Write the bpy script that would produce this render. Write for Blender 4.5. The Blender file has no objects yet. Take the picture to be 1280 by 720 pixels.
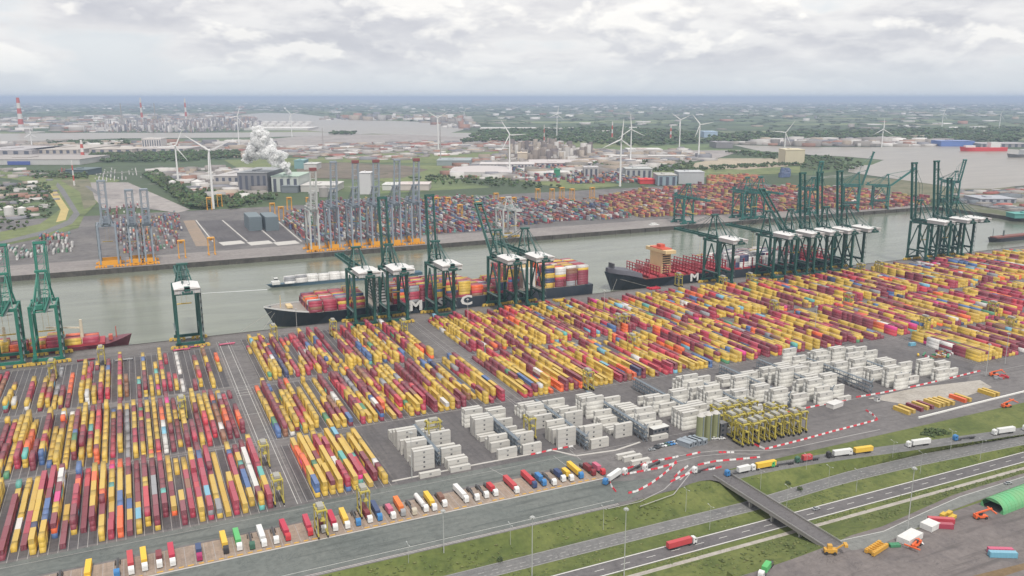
import bpy, math, random
import numpy as np
from mathutils import Vector, Matrix
random.seed(11); RNG=np.random.default_rng(11)
sc=bpy.context.scene; COL=sc.collection
R=math.radians
# ---------------------------------------------------------------- camera
F_,H_,HZ_=1040.,205.,122.
P_=math.atan((360-HZ_)/F_); YAW=math.atan(490/math.hypot(F_,238))
def G(px,py,z=0.):                      # photo pixel -> point of the place at height z
    x=(px-640)/F_; v=-(py-360)/F_
    f=math.cos(P_)+v*math.sin(P_); u=-math.sin(P_)+v*math.cos(P_)
    t=(H_-z)/-u; r=x*t; f*=t
    return (f*math.sin(YAW)+r*math.cos(YAW), f*math.cos(YAW)-r*math.sin(YAW))
def Q(X,Y,Z=0.):
    f=X*math.sin(YAW)+Y*math.cos(YAW); r=X*math.cos(YAW)-Y*math.sin(YAW); u=Z-H_
    d=f*math.cos(P_)-u*math.sin(P_); up=f*math.sin(P_)+u*math.cos(P_)
    if d<1: return (-9e9,-9e9)
    return (640+F_*r/d, 360-F_*up/d)
cam=bpy.data.cameras.new('camera'); co=bpy.data.objects.new('camera',cam); COL.objects.link(co); sc.camera=co
cam.sensor_width=36; cam.lens=36*F_/1280; cam.clip_start=1; cam.clip_end=300000
co.location=(0,0,H_); co.rotation_euler=(R(90)-P_,0,-YAW)
# ---------------------------------------------------------------- sun, sky, exposure
SUN_EL,SUN_AZ=R(58),R(190)              # azimuth clockwise from +Y
sun=bpy.data.lights.new('sun','SUN'); sun.energy=3.0; sun.angle=R(9); sun.color=(1,.95,.88)
so=bpy.data.objects.new('sun',sun); COL.objects.link(so)
sd=Vector((math.sin(SUN_AZ)*math.cos(SUN_EL),math.cos(SUN_AZ)*math.cos(SUN_EL),math.sin(SUN_EL)))
so.rotation_euler=(-sd).to_track_quat('-Z','Y').to_euler(); so.location=(0,0,900)
sc.view_settings.view_transform='Standard'; sc.view_settings.look='None'
sc.view_settings.exposure=0.08; sc.view_settings.gamma=1
W=bpy.data.worlds.new('World'); sc.world=W; W.use_nodes=True
nt=W.node_tree; nt.nodes.clear()
class N:
    def __init__(s,nt): s.nt=nt
    def __call__(s,t,**k):
        n=s.nt.nodes.new(t)
        for a,b in k.items():
            if a.startswith('i_'):
                key=a[2:]; key=int(key) if key.isdigit() else key.replace('_',' ')
                if hasattr(b,'links') and hasattr(b,'is_output'): s.nt.links.new(b,n.inputs[key])
                else: n.inputs[key].default_value=b
            else: setattr(n,a,b)
        return n
    def math(s,op,a,b=0.,c=0.,clamp=False):
        n=s.nt.nodes.new('ShaderNodeMath'); n.operation=op; n.use_clamp=clamp
        for i,v in enumerate((a,b,c)):
            if hasattr(v,'is_output'): s.nt.links.new(v,n.inputs[i])
            else: n.inputs[i].default_value=v
        return n.outputs[0]
    def mix(s,f,a,b,blend='MIX'):
        n=s.nt.nodes.new('ShaderNodeMix'); n.data_type='RGBA'; n.blend_type=blend
        for i,v in ((0,f),(6,a),(7,b)):
            if hasattr(v,'is_output'): s.nt.links.new(v,n.inputs[i])
            else: n.inputs[i].default_value=(*v,1) if isinstance(v,tuple) and len(v)==3 else v
        return n.outputs[2]
    def ramp(s,f,*st):
        n=s.nt.nodes.new('ShaderNodeValToRGB'); s.nt.links.new(f,n.inputs[0]); r=n.color_ramp
        while len(r.elements)<len(st): r.elements.new(.5)
        for e,(p,c) in zip(r.elements,st):
            e.position=p; e.color=(c,c,c,1) if not isinstance(c,tuple) else (*c,1)
        return n.outputs[0]
    def noise(s,vec,scale,detail=4,rough=.55,dist=0.):
        n=s.nt.nodes.new('ShaderNodeTexNoise'); s.nt.links.new(vec,n.inputs['Vector'])
        n.inputs['Scale'].default_value=scale; n.inputs['Detail'].default_value=detail
        n.inputs['Roughness'].default_value=rough; n.inputs['Distortion'].default_value=dist
        return n.outputs['Fac']
    def mapping(s,vec,scale=(1,1,1),loc=(0,0,0),rot=(0,0,0)):
        n=s.nt.nodes.new('ShaderNodeMapping'); s.nt.links.new(vec,n.inputs[0])
        n.inputs['Scale'].default_value=scale; n.inputs['Location'].default_value=loc; n.inputs['Rotation'].default_value=rot
        return n.outputs[0]
n=N(nt)
sky=n('ShaderNodeTexSky',sky_type='NISHITA',sun_disc=False,sun_elevation=SUN_EL,sun_rotation=SUN_AZ,air_density=1.0,dust_density=2.0)
tc=n('ShaderNodeTexCoord').outputs['Generated']
sep=n('ShaderNodeSeparateXYZ'); nt.links.new(tc,sep.inputs[0])
zz=n.math('MAXIMUM',sep.outputs[2],0.0)
def cn(loc,sx,sz,scale,det=11,rough=.56,dist=.15):           # cloud noise in the direction of view, flattened towards the horizon
    return n.noise(n.mapping(tc,scale=(sx,sx,sz),loc=loc),scale,det,rough,dist)
zf=n.math('ADD',zz,.0)
# broad decks of cloud
A=cn((2.1,.4,.3),1,3.4,4.2); A2=cn((2.1,.4,.3-.035),1,3.4,4.2)
# smaller cumulus
B=cn((5.2,3.3,1.2),1,2.2,7.,11,.52); B2=cn((5.2,3.3,1.2+.026),1,2.2,7.,11,.52)
fine=cn((1.,7.,2.),1,2.8,26.,8,.6)
deck=n.ramp(A,(.36,(.90,.895,.885)),(.46,(.80,.795,.80)),(.54,(.69,.69,.72)),(.64,(.58,.59,.64)))
top=n.math('MULTIPLY_ADD',n.math('SUBTRACT',A,A2),-9.,.35,clamp=True)
deck=n.mix(n.math('MULTIPLY',top,.55),deck,(.97,.96,.94))
litB=n.math('MULTIPLY_ADD',n.math('SUBTRACT',B,B2),12.,.45,clamp=True)
cum=n.mix(litB,(.60,.61,.66),(1.08,1.055,1.0))
mB=n.ramp(B,(.505,0.0),(.545,1.0))
cl=n.mix(n.math('MULTIPLY',mB,.66),deck,cum)
cl=n.mix(n.ramp(fine,(.40,0.),(.62,.22)),cl,(.90,.895,.89))
nsky=n.mix(1.0,sky.outputs[0],(.10,.10,.10),'MULTIPLY')
thin=n.mix(.80,nsky,(.74,.80,.86))
gap=n.ramp(n.math('ADD',n.math('MULTIPLY',A,.6),n.math('MULTIPLY',B,.4)),(.395,1.0),(.46,0.0))
cl=n.mix(n.math('MULTIPLY',gap,.6),cl,thin)
hz=n.ramp(zz,(0.0,1.0),(.022,.72),(.045,.22),(.10,0.0))
cl=n.mix(hz,cl,(.665,.71,.745))        # distant air low in the sky
bg=n('ShaderNodeBackground'); nt.links.new(cl,bg.inputs[0]); bg.inputs[1].default_value=1.0
wo=n('ShaderNodeOutputWorld'); nt.links.new(bg.outputs[0],wo.inputs[0])

# ---------------------------------------------------------------- helpers
def new_mat(name):
    m=bpy.data.materials.new(name); m.use_nodes=True; nt=m.node_tree; nt.nodes.clear()
    n=N(nt); b=n('ShaderNodeBsdfPrincipled'); o=n('ShaderNodeOutputMaterial'); nt.links.new(b.outputs[0],o.inputs[0])
    return m,n,b
_pm={}
def paint(name,c,rough=.55,dirt=.3,scale=.35,metal=0.,dcol=None,rand=.0,dust=0.):
    if name in _pm: return _pm[name]
    m,n,b=new_mat(name); tc=n('ShaderNodeTexCoord').outputs['Object']
    f=n.noise(tc,scale,6,.62); g=n.noise(n.mapping(tc,scale=(1,1,.25)),scale*4,4,.6)
    k=n.math('MULTIPLY',n.math('ADD',n.ramp(f,(.42,0.),(.68,1.)),n.ramp(g,(.48,0.),(.72,1.))),dirt*.5)
    d=dcol or tuple(x*.5+.045 for x in c)
    out=n.mix(k,c,d)
    if rand:
        oi=n('ShaderNodeObjectInfo').outputs['Random']
        out=n.mix(n.math('MULTIPLY',oi,rand),out,tuple(min(1,x*.72+.10) for x in c))
    if dust:                                     # pale dust lying on upward faces
        sp=n('ShaderNodeSeparateXYZ'); n.nt.links.new(n('ShaderNodeNewGeometry').outputs['Normal'],sp.inputs[0])
        out=n.mix(n.math('MULTIPLY',n.ramp(sp.outputs[2],(.7,0.),(.95,1.)),dust),out,(.50,.44,.40))
    n.nt.links.new(out,b.inputs['Base Color']); b.inputs['Roughness'].default_value=rough; b.inputs['Metallic'].default_value=metal
    _pm[name]=m; return m
def attr_mat(name,rough=.6,dirt=.3,scale=.5):
    m,n,b=new_mat(name); a=n('ShaderNodeAttribute',attribute_name='Col').outputs['Color']
    tc=n('ShaderNodeTexCoord').outputs['Object']; f=n.noise(tc,scale,5,.65)
    out=n.mix(n.math('MULTIPLY',n.ramp(f,(.40,0.),(.70,1.)),dirt),a,(.16,.13,.11))
    n.nt.links.new(out,b.inputs['Base Color']); b.inputs['Roughness'].default_value=rough; return m
def props(o,label=None,cat=None,group=None,kind=None):
    if label: o['label']=label
    if cat: o['category']=cat
    if group: o['group']=group
    if kind: o['kind']=kind
    return o
def empty(name,loc=(0,0,0),rz=0.,label=None,cat=None,group=None):
    o=bpy.data.objects.new(name,None); COL.objects.link(o); o.location=loc; o.rotation_euler=(0,0,rz); o.empty_display_size=.5
    return props(o,label,cat,group)
def link(name,me,parent=None,loc=(0,0,0),rot=(0,0,0),**k):
    o=bpy.data.objects.new(name,me); COL.objects.link(o)
    if parent: o.parent=parent
    o.location=loc; o.rotation_euler=rot; return props(o,**k)
def copy_tree(o,parent=None):
    c=o.copy(); COL.objects.link(c)
    if parent: c.parent=parent
    for ch in list(o.children): copy_tree(ch,c)
    return c
class MB:
    def __init__(s): s.v=[];s.f=[];s.m=[]
    def hexa(s,p,m=0):
        b=len(s.v); s.v+=[tuple(q) for q in p]
        for q in ((0,3,2,1),(4,5,6,7),(0,1,5,4),(1,2,6,5),(2,3,7,6),(3,0,4,7)):
            s.f.append(tuple(b+i for i in q)); s.m.append(m)
        return s
    def box(s,x0,x1,y0,y1,z0,z1,m=0):
        return s.hexa([(x0,y0,z0),(x1,y0,z0),(x1,y1,z0),(x0,y1,z0),(x0,y0,z1),(x1,y0,z1),(x1,y1,z1),(x0,y1,z1)],m)
    def beam(s,a,b,w,h=None,m=0):
        h=h or w; a=Vector(a);b=Vector(b);d=(b-a).normalized()
        up=Vector((0,0,1)) if abs(d.z)<.95 else Vector((0,1,0))
        r=d.cross(up).normalized(); u=r.cross(d)
        r*=w/2;u*=h/2
        return s.hexa([a-r-u,a+r-u,b+r-u,b-r-u,a-r+u,a+r+u,b+r+u,b-r+u],m)
    def cyl(s,a,b,r0,r1=None,n=10,m=0,cap=True):
        r1=r0 if r1 is None else r1; a=Vector(a);b=Vector(b);d=(b-a).normalized()
        up=Vector((0,0,1)) if abs(d.z)<.95 else Vector((0,1,0))
        r=d.cross(up).normalized(); u=r.cross(d); k=len(s.v)
        for c,rr in ((a,r0),(b,r1)):
            for i in range(n):
                t=2*math.pi*i/n; s.v.append(tuple(c+(r*math.cos(t)+u*math.sin(t))*rr))
        for i in range(n):
            j=(i+1)%n; s.f.append((k+i,k+j,k+n+j,k+n+i)); s.m.append(m)
        if cap:
            s.f.append(tuple(k+n+i for i in range(n))); s.m.append(m)
            s.f.append(tuple(k+n-1-i for i in range(n))); s.m.append(m)
        return s
    def poly(s,pts,m=0):
        k=len(s.v); s.v+=[tuple(p) for p in pts]; s.f.append(tuple(range(k,k+len(pts)))); s.m.append(m); return s
    def prism(s,pts,z0,z1,m=0,mt=None):
        k=len(s.v); nn=len(pts); s.v+=[(p[0],p[1],z0) for p in pts]+[(p[0],p[1],z1) for p in pts]
        for i in range(nn):
            j=(i+1)%nn; s.f.append((k+i,k+j,k+nn+j,k+nn+i)); s.m.append(m)
        s.f.append(tuple(k+nn+i for i in range(nn))); s.m.append(m if mt is None else mt); return s
    def loft(s,rings,m=0,closed=True,caps=True):
        k=len(s.v); n=len(rings[0])
        for r in rings: s.v+=[tuple(p) for p in r]
        for i in range(len(rings)-1):
            for j in range(n if closed else n-1):
                a=k+i*n+j; b=k+i*n+(j+1)%n; s.f.append((a,b,b+n,a+n)); s.m.append(m)
        if caps:
            s.f.append(tuple(k+j for j in range(n))[::-1]); s.m.append(m)
            s.f.append(tuple(k+(len(rings)-1)*n+j for j in range(n))); s.m.append(m)
        return s
    def mesh(s,name,mats,smooth=False):
        me=bpy.data.meshes.new(name); me.from_pydata(s.v,[],s.f)
        if not isinstance(mats,(list,tuple)): mats=[mats]
        for x in mats: me.materials.append(x)
        if len(mats)>1: me.polygons.foreach_set('material_index',s.m)
        if smooth: me.polygons.foreach_set('use_smooth',[True]*len(s.f))
        me.update(); return me
    def build(s,name,mats,parent=None,loc=(0,0,0),rot=(0,0,0),smooth=False,**k):
        return link(name,s.mesh(name,mats,smooth),parent,loc,rot,**k)
def boxes_mesh(name,C,D,COLR,mat,roofmix=.0,rot=None,bottom=False):
    """many boxes at once: centres at base C(n,3), sizes D(n,3), colours COLR(n,3)"""
    C=np.asarray(C,float);D=np.asarray(D,float);K=np.asarray(COLR,float);n=len(C)
    s=np.array([(-.5,-.5,0),(.5,-.5,0),(.5,.5,0),(-.5,.5,0),(-.5,-.5,1),(.5,-.5,1),(.5,.5,1),(-.5,.5,1)])
    V=s[None]*D[:,None,:]
    if rot is not None:
        rot=np.asarray(rot); c,si=np.cos(rot)[:,None],np.sin(rot)[:,None]
        x=V[...,0]*c-V[...,1]*si; y=V[...,0]*si+V[...,1]*c; V=np.stack([x,y,V[...,2]],-1)
    V=V+C[:,None,:]
    q=np.array([(4,5,6,7),(0,1,5,4),(1,2,6,5),(2,3,7,6),(3,0,4,7)])
    Fc=(q[None]+8*np.arange(n)[:,None,None]).reshape(-1,4)
    me=bpy.data.meshes.new(name); me.vertices.add(8*n); me.vertices.foreach_set('co',V.reshape(-1).astype(np.float32))
    nf=len(Fc); me.loops.add(nf*4); me.loops.foreach_set('vertex_index',Fc.reshape(-1).astype(np.int32))
    me.polygons.add(nf); me.polygons.foreach_set('loop_start',np.arange(0,nf*4,4,dtype=np.int32)); me.polygons.foreach_set('loop_total',np.full(nf,4,np.int32))
    me.update(calc_edges=True)
    a=me.attributes.new('Col','FLOAT_COLOR','FACE')
    kc=np.ones((n,5,4)); kc[:,:,:3]=K[:,None,:]
    if roofmix: kc[:,0,:3]=kc[:,0,:3]*(1-roofmix)+np.array([.42,.37,.34])*roofmix
    a.data.foreach_set('color',kc.reshape(-1).astype(np.float32)); me.materials.append(mat); return me
def leaves_mesh(name,P,S,COLR,mat):
    """many jittered low crowns: centres P, radii S(n,3)"""
    t=(1+5**.5)/2
    iv=np.array([(-1,t,0),(1,t,0),(-1,-t,0),(1,-t,0),(0,-1,t),(0,1,t),(0,-1,-t),(0,1,-t),(t,0,-1),(t,0,1),(-t,0,-1),(-t,0,1)])/1.9
    fi=np.array([(0,11,5),(0,5,1),(0,1,7),(0,7,10),(0,10,11),(1,5,9),(5,11,4),(11,10,2),(10,7,6),(7,1,8),(3,9,4),(3,4,2),(3,2,6),(3,6,8),(3,8,9),(4,9,5),(2,4,11),(6,2,10),(8,6,7),(9,8,1)])
    P=np.asarray(P,float);S=np.asarray(S,float);n=len(P)
    V=(iv[None]*(1+RNG.uniform(-.35,.35,(n,12,1))))*S[:,None,:]+P[:,None,:]
    Fc=(fi[None]+12*np.arange(n)[:,None,None]).reshape(-1,3)
    me=bpy.data.meshes.new(name); me.vertices.add(12*n); me.vertices.foreach_set('co',V.reshape(-1).astype(np.float32))
    nf=len(Fc); me.loops.add(nf*3); me.loops.foreach_set('vertex_index',Fc.reshape(-1).astype(np.int32))
    me.polygons.add(nf); me.polygons.foreach_set('loop_start',np.arange(0,nf*3,3,dtype=np.int32)); me.polygons.foreach_set('loop_total',np.full(nf,3,np.int32))
    me.update(calc_edges=True)
    a=me.attributes.new('Col','FLOAT_COLOR','FACE'); kc=np.ones((n,20,4)); kc[:,:,:3]=np.asarray(COLR)[:,None,:]*RNG.uniform(.7,1.3,(n,20,1))
    a.data.foreach_set('color',kc.reshape(-1).astype(np.float32)); me.materials.append(mat); return me
def text_mesh(txt,size,extr,mat,bold=True):
    cu=bpy.data.curves.new('lettering','FONT'); cu.body=txt; cu.size=size; cu.extrude=extr; cu.resolution_u=2
    cu.align_x='CENTER'; cu.align_y='BOTTOM'
    if bold: cu.offset=size*.035
    o=bpy.data.objects.new('lettering',cu); COL.objects.link(o)
    dg=bpy.context.evaluated_depsgraph_get(); me=bpy.data.meshes.new_from_object(o.evaluated_get(dg))
    COL.objects.unlink(o); bpy.data.objects.remove(o); me.materials.clear(); me.materials.append(mat); me.name='lettering'; return me
def lerp(tab,x):
    if x<=tab[0][0]: return tab[0][1]
    for (a,b),(c,d) in zip(tab,tab[1:]):
        if x<=c: return b+(d-b)*(x-a)/(c-a)
    return tab[-1][1]
ORD=['first','second','third','fourth','fifth','sixth','seventh','eighth','ninth','tenth','eleventh','twelfth','thirteenth','fourteenth','fifteenth','sixteenth','seventeenth','eighteenth','nineteenth','twentieth']
def ordn(i):
    if i<20: return ORD[i]
    t=['twenty','thirty','forty','fifty','sixty'][(i+1)//10-2]; u=(i+1)%10
    return (t[:-1]+'ieth') if u==0 else t+'-'+ORD[u-1]
# ---------------------------------------------------------------- ground materials
DIM=.72
def ground(name,c1,c2,scale=.02,fine=.6,streak=0.,sdir=(0.02,.5,1),c3=None,rough=.85,bump=0.):
    c1=tuple(v*DIM for v in c1); c2=tuple(v*DIM for v in c2); c3=tuple(v*DIM for v in c3) if c3 else None
    m,n,b=new_mat(name); tc=n('ShaderNodeTexCoord').outputs['Object']
    f=n.noise(tc,scale,8,.6,.4); out=n.mix(n.ramp(f,(.36,0.),(.64,1.)),c1,c2)
    if c3:
        g=n.noise(n.mapping(tc,loc=(50,20,0)),scale*3.1,6,.65,.6); out=n.mix(n.ramp(g,(.52,0.),(.66,.85)),out,c3)
    h=n.noise(tc,fine,6,.7); out=n.mix(1.0,out,n.ramp(h,(.3,.80),(.7,1.2)),'MULTIPLY')
    if streak:
        e=n.noise(tc,.045,5,.7,.9); ln_=n.math('ABSOLUTE',n.math('SUBTRACT',e,.5)); out=n.mix(n.ramp(ln_,(.0,.65),(.006,0.)),out,tuple(x*.45 for x in c1))
        e=n.noise(n.mapping(tc,loc=(7,3,0)),.09,3,.6,.3); out=n.mix(n.ramp(e,(.60,0.),(.66,.35)),out,tuple(x*.65 for x in c1))
        s=n.noise(n.mapping(tc,scale=sdir),1.,6,.6,.1); out=n.mix(n.ramp(s,(.52,0.),(.66,streak)),out,tuple(x*.55 for x in c1))
    n.nt.links.new(out,b.inputs['Base Color']); b.inputs['Roughness'].default_value=rough
    return m
M_term=ground('terminal_asphalt',(.185,.172,.172),(.235,.220,.216),.012,.25,.5,(.02,.35,1),c3=(.150,.140,.142))
M_apron=ground('quay_apron',(.20,.185,.180),(.25,.23,.22),.02,.3,.6,(.012,.3,1))
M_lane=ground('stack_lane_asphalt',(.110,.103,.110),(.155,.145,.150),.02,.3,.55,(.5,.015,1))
M_green=ground('old_green_asphalt',(.165,.185,.175),(.205,.220,.205),.02,.3,.7,(.015,.25,1))
M_sand=ground('parking_paving',(.47,.36,.28),(.36,.29,.24),.06,.5,.5,(.6,.03,1))
M_road=ground('road_asphalt',(.20,.20,.20),(.245,.24,.235),.03,.5,.35,(.02,.6,1))
M_mway=ground('motorway_asphalt',(.155,.145,.15),(.19,.178,.18),.03,.5,.35,(.02,.6,1))
M_conc=ground('concrete_slab',(.46,.42,.37),(.54,.50,.45),.05,.5,.3)
M_grass=ground('grass',(.115,.150,.038),(.185,.210,.062),.035,.35,.0,c3=(.092,.125,.035),rough=1)
M_wall=ground('quay_wall_concrete',(.085,.08,.07),(.14,.13,.115),.08,.5,.6,(.5,.5,.05))
M_light=paint('pale_concrete',(.50,.48,.45),.8,.3,.2)
M_whitep=paint('white_road_paint',(.62,.61,.58),.7,.45,.6)
M_faint=paint('worn_road_paint',(.36,.345,.335),.8,.5,.8)
M_yelp=paint('yellow_road_paint',(.60,.34,.045),.7,.35,.6)
# ---- dock water
def water(name,c,rough,bs,bst):
    m,n,b=new_mat(name); tc=n('ShaderNodeTexCoord').outputs['Object']
    f=n.noise(n.mapping(tc,scale=(.006,.03,1)),1.,8,.66,.8); col=n.mix(n.ramp(f,(.38,0.),(.62,1.)),tuple(x*.9 for x in c),tuple(x*1.2 for x in c))
    n.nt.links.new(col,b.inputs['Base Color']); b.inputs['Roughness'].default_value=rough; b.inputs['IOR'].default_value=1.33
    bp=n('ShaderNodeBump'); n.nt.links.new(n.noise(tc,bs,6,.6),bp.inputs['Height']); bp.inputs['Strength'].default_value=bst; bp.inputs['Distance'].default_value=1.
    n.nt.links.new(bp.outputs[0],b.inputs['Normal']); return m
M_water=water('dock_water',(.155,.168,.13),.14,.30,.20)
M_river=water('river_water',(.25,.225,.19),.30,.2,.12)
def flat(name,pts,z,mat,kind='structure',**k):
    return MB().poly([(p[0],p[1],z) for p in pts]).build(name,mat,kind=kind,**k)
def rect(x0,x1,y0,y1): return [(x0,y0),(x1,y0),(x1,y1),(x0,y1)]
QY=752.; FY=1115.; EX=1408.
flat('dock_water',rect(-3000,EX,QY,FY),-6.,M_water)
# ---- near terminal: ground sheet and quay wall
flat('terminal_ground',rect(-3000,EX,345,QY-1.2),0,M_term)
flat('quay_apron',rect(-3000,EX,722,QY-1.2),.006,M_apron)
w=MB(); w.box(-3000,EX,QY-1.2,QY,-9,.35); w.build('near_quay_wall',M_wall,kind='structure')
# ---- the cross-section of roads and verges south of the terminal (each line: table X -> (Y,z))
def ln(pts):                                       # photo points with heights -> table
    return sorted([(G(x,y,z)[0],(G(x,y,z)[1],z)) for x,y,z in pts])
def ev(t,x):
    if x<=t[0][0]: return t[0][1]
    for (a,p),(c,q) in zip(t,t[1:]):
        if x<=c: k=(x-a)/(c-a); return (p[0]+(q[0]-p[0])*k,p[1]+(q[1]-p[1])*k)
    (a,p),(c,q)=t[-2],t[-1]; k=(x-c)/(c-a); return (q[0]+(q[0]-p[0])*k,q[1])
Xs=sorted(set(list(np.arange(-400,300,20.))+[277.,279.,291.,293.]+list(np.arange(300,1420,20.))))
L_top=[(-400,(334,0)),(225,(334,0)),(250,(338,0)),(283,(341,0)),(330,(346,0)),(600,(346,0))]
up_t=ln([(905,589,0),(960,579,0),(1032,567,0),(1149,552,0),(1280,534,0)])
up_b=ln([(905,603,0),(960,590,0),(1032,578,0),(1149,562,0),(1280,543,0)])
r2_t=[(-400,(318.5,-5)),(190,(318.5,-5)),(280,(318,-5))]+[t for t in ln([(1060,589,-5),(1150,568,-4),(1280,544,-1.5)])]
r2_b=[(-400,(308.5,-5)),(190,(308.5,-5)),(280,(308,-5))]+[t for t in ln([(1060,603,-5),(1150,582,-4),(1280,556,-1.5)])]
mw_t=[(-400,(298.5,-5)),(1400,(298.5,-5))]; mw_b=[(-400,(288,-5)),(1400,(288,-5))]
vg_t=[(-400,(284,-5)),(1400,(284.5,-5))]; vg_b=[(-400,(281.5,-5)),(1400,(282,-5))]
s_b=[(-400,(262,-5)),(225,(262,-5)),(270,(258,0)),(300,(262,0)),(320,(262,0)),(349,(266,0)),(385,(271,0)),(437,(272,0)),(1400,(272,0))]
def off(t,dy,dz=0): return [(x,(y+dy,z+dz)) for x,(y,z) in t]
def strip(name,a,b,mat,x0=-400,x1=1400,dz=0.,kind='structure'):
    xs=[x0]+[x for x in Xs if x0<x<x1]+[x1]; v=[];f=[]
    for x in xs:
        ya,za=ev(a,x); yb,zb=ev(b,x); v+=[(x,ya,za+dz),(x,yb,zb+dz)]
    for i in range(len(xs)-1): f.append((2*i+1,2*i+3,2*i+2,2*i))
    me=bpy.data.meshes.new(name); me.from_pydata(v,[],f); me.materials.append(mat); return link(name,me,kind=kind)
base345=[(-400,(345,0)),(1400,(345,0))]
strip('terminal_ground',base345,L_top,M_term,x1=285)
strip('grass_bank',L_top,off(r2_t,3),M_grass,x1=285)
strip('grass_bank',off(r2_t,3),r2_t,M_grass,x1=285)
strip('perimeter_verge',base345,up_t,M_grass,x0=285)
strip('approach_road',up_t,up_b,M_road,x0=285)
strip('grass_bank',up_b,r2_t,M_grass,x0=285)
strip('access_road',r2_t,r2_b,M_road)
strip('grass_strip',r2_b,mw_t,M_grass)
strip('motorway',mw_t,mw_b,M_mway)
strip('grass_strip',mw_b,vg_t,M_grass)
strip('cycle_track',vg_t,vg_b,M_conc)
strip('grass_strip',vg_b,s_b,M_grass)
# paint on the roads
def dashes(name,t,x0,x1,length,gap,w,mat):
    b=MB(); x=x0
    while x<x1:
        y,z=ev(t,x); y2,z2=ev(t,x+length); b.poly([(x,y-w/2,z+.012),(x+length,y2-w/2,z2+.012),(x+length,y2+w/2,z2+.012),(x,y+w/2,z+.012)]); x+=length+gap
    return b.build(name,mat,kind='structure')
strip('road_edge_line',off(mw_t,-.3),off(mw_t,-.9),M_whitep,dz=.012)
strip('road_edge_line',off(mw_b,1.0),off(mw_b,.4),M_whitep,dz=.012)
dashes('lane_line',off(mw_b,5.2),-300,1300,5,9,.3,M_whitep)
strip('road_edge_line',off(r2_t,-.3),off(r2_t,-.55),M_faint,dz=.012)
strip('road_edge_line',off(r2_b,.55),off(r2_b,.3),M_faint,dz=.012)
dashes('lane_line',off(r2_b,5.0),-300,1300,3,4,.3,M_faint)
dashes('lane_line',off(r2_b,2.4),-300,1300,1.2,1.8,.3,M_faint)
dashes('lane_line',off(up_b,4.5),320,900,3,5,.25,M_faint)
# motorway slip arrows, painted
for k,px in enumerate((150,330)):
    pass
# ---- land south of the roads
M_syard=ground('south_yard_asphalt',(.205,.180,.175),(.245,.215,.205),.02,.3,.6,(.02,.3,1),c3=(.17,.15,.15))
strip('south_yard',s_b,[(-400,(-50,0)),(1400,(-50,0))],M_syard,x0=225)
flat('field_south',rect(-3000,225,-1500,262),-5.0,M_grass)
MB().poly([(225,262,-5),(225,-1500,-5),(225.5,-1500,0),(225.5,262,0)]).build('yard_bank',M_grass,kind='structure')
flat('south_land',rect(225,1400,-1500,-50),0,M_syard)
flat('west_land',[(-3000,262),(-400,262),(-400,345),(-3000,345)],-.02,M_grass)
flat('east_land',rect(EX,6000,-1500,FY),-.5,ground('east_land_ground',(.12,.14,.06),(.20,.19,.13),.01,.1,0,c3=(.25,.24,.22)))
# link road and yard edge
rd=[G(1065,688),G(1045,676),G(1105,663),G(1150,642),G(1200,620),G(1280,595),G(1400,563),G(1400,572),G(1280,604),G(1190,637),G(1130,668),G(1095,683)]
flat('link_road',rd,.02,ground('link_road_asphalt',(.235,.245,.23),(.27,.275,.26),.03,.4,.3))
el=MB()
for a,b in zip([G(1045,677),G(1105,664),G(1150,643),G(1200,621),G(1280,596)],[G(1105,664),G(1150,643),G(1200,621),G(1280,596),G(1400,564)]):
    el.beam((*a,.04),(*b,.04),.25,.02)
el.build('road_edge_line',M_whitep,kind='structure')
flat('yard_verge',[G(1130,669),G(1190,638),G(1280,605),G(1400,573),G(1400,580),G(1280,612),G(1225,628),G(1180,643),G(1150,660)],.03,M_grass)
flat('yard_edge_soil',[G(1215,720),G(1280,704),G(1320,694),G(1320,702),G(1280,712),G(1250,722)],.02,ground('bare_soil',(.21,.14,.07),(.26,.18,.10),.1,.6))
# ---- terminal surfaces
flat('truck_park_paving',[(-300,365.),(224,365.),(224,384.5),(-300,384.5)],.012,M_sand)
flat('service_road',[(-300,337),(222,337),(238,345),(250,353),(232,357),(216,364),(-300,364)],.008,M_green)
flat('service_road',[(-300,386),(60,386),(224,387),(224,392),(215,408),(62,403),(-300,403)],.008,M_green)
c=MB(); c.box(-300,224,364.2,364.8,0,.15); c.build('kerb',M_light,kind='structure')
for y,wd,mt in ((336.2,.35,M_light),(335.2,.2,M_whitep),(340.4,.22,M_whitep)):
    flat('road_edge_line',rect(-300,215,y-wd/2,y+wd/2),.02,mt)
b=MB()
x=-120.
while x<222:
    b.box(x-.11,x+.11,366.5,384,.014,.02); x+=4.25
b.build('parking_bay_line',M_faint,kind='structure')
b=MB(); x=-118.
while x<222:
    if random.random()<.85: b.box(x-1.15+random.uniform(-.3,.3),x+1.2,365.9,366.6,.014,.16)
    x+=4.25
b.build('yellow_bay_mark',M_yelp,kind='structure')
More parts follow.
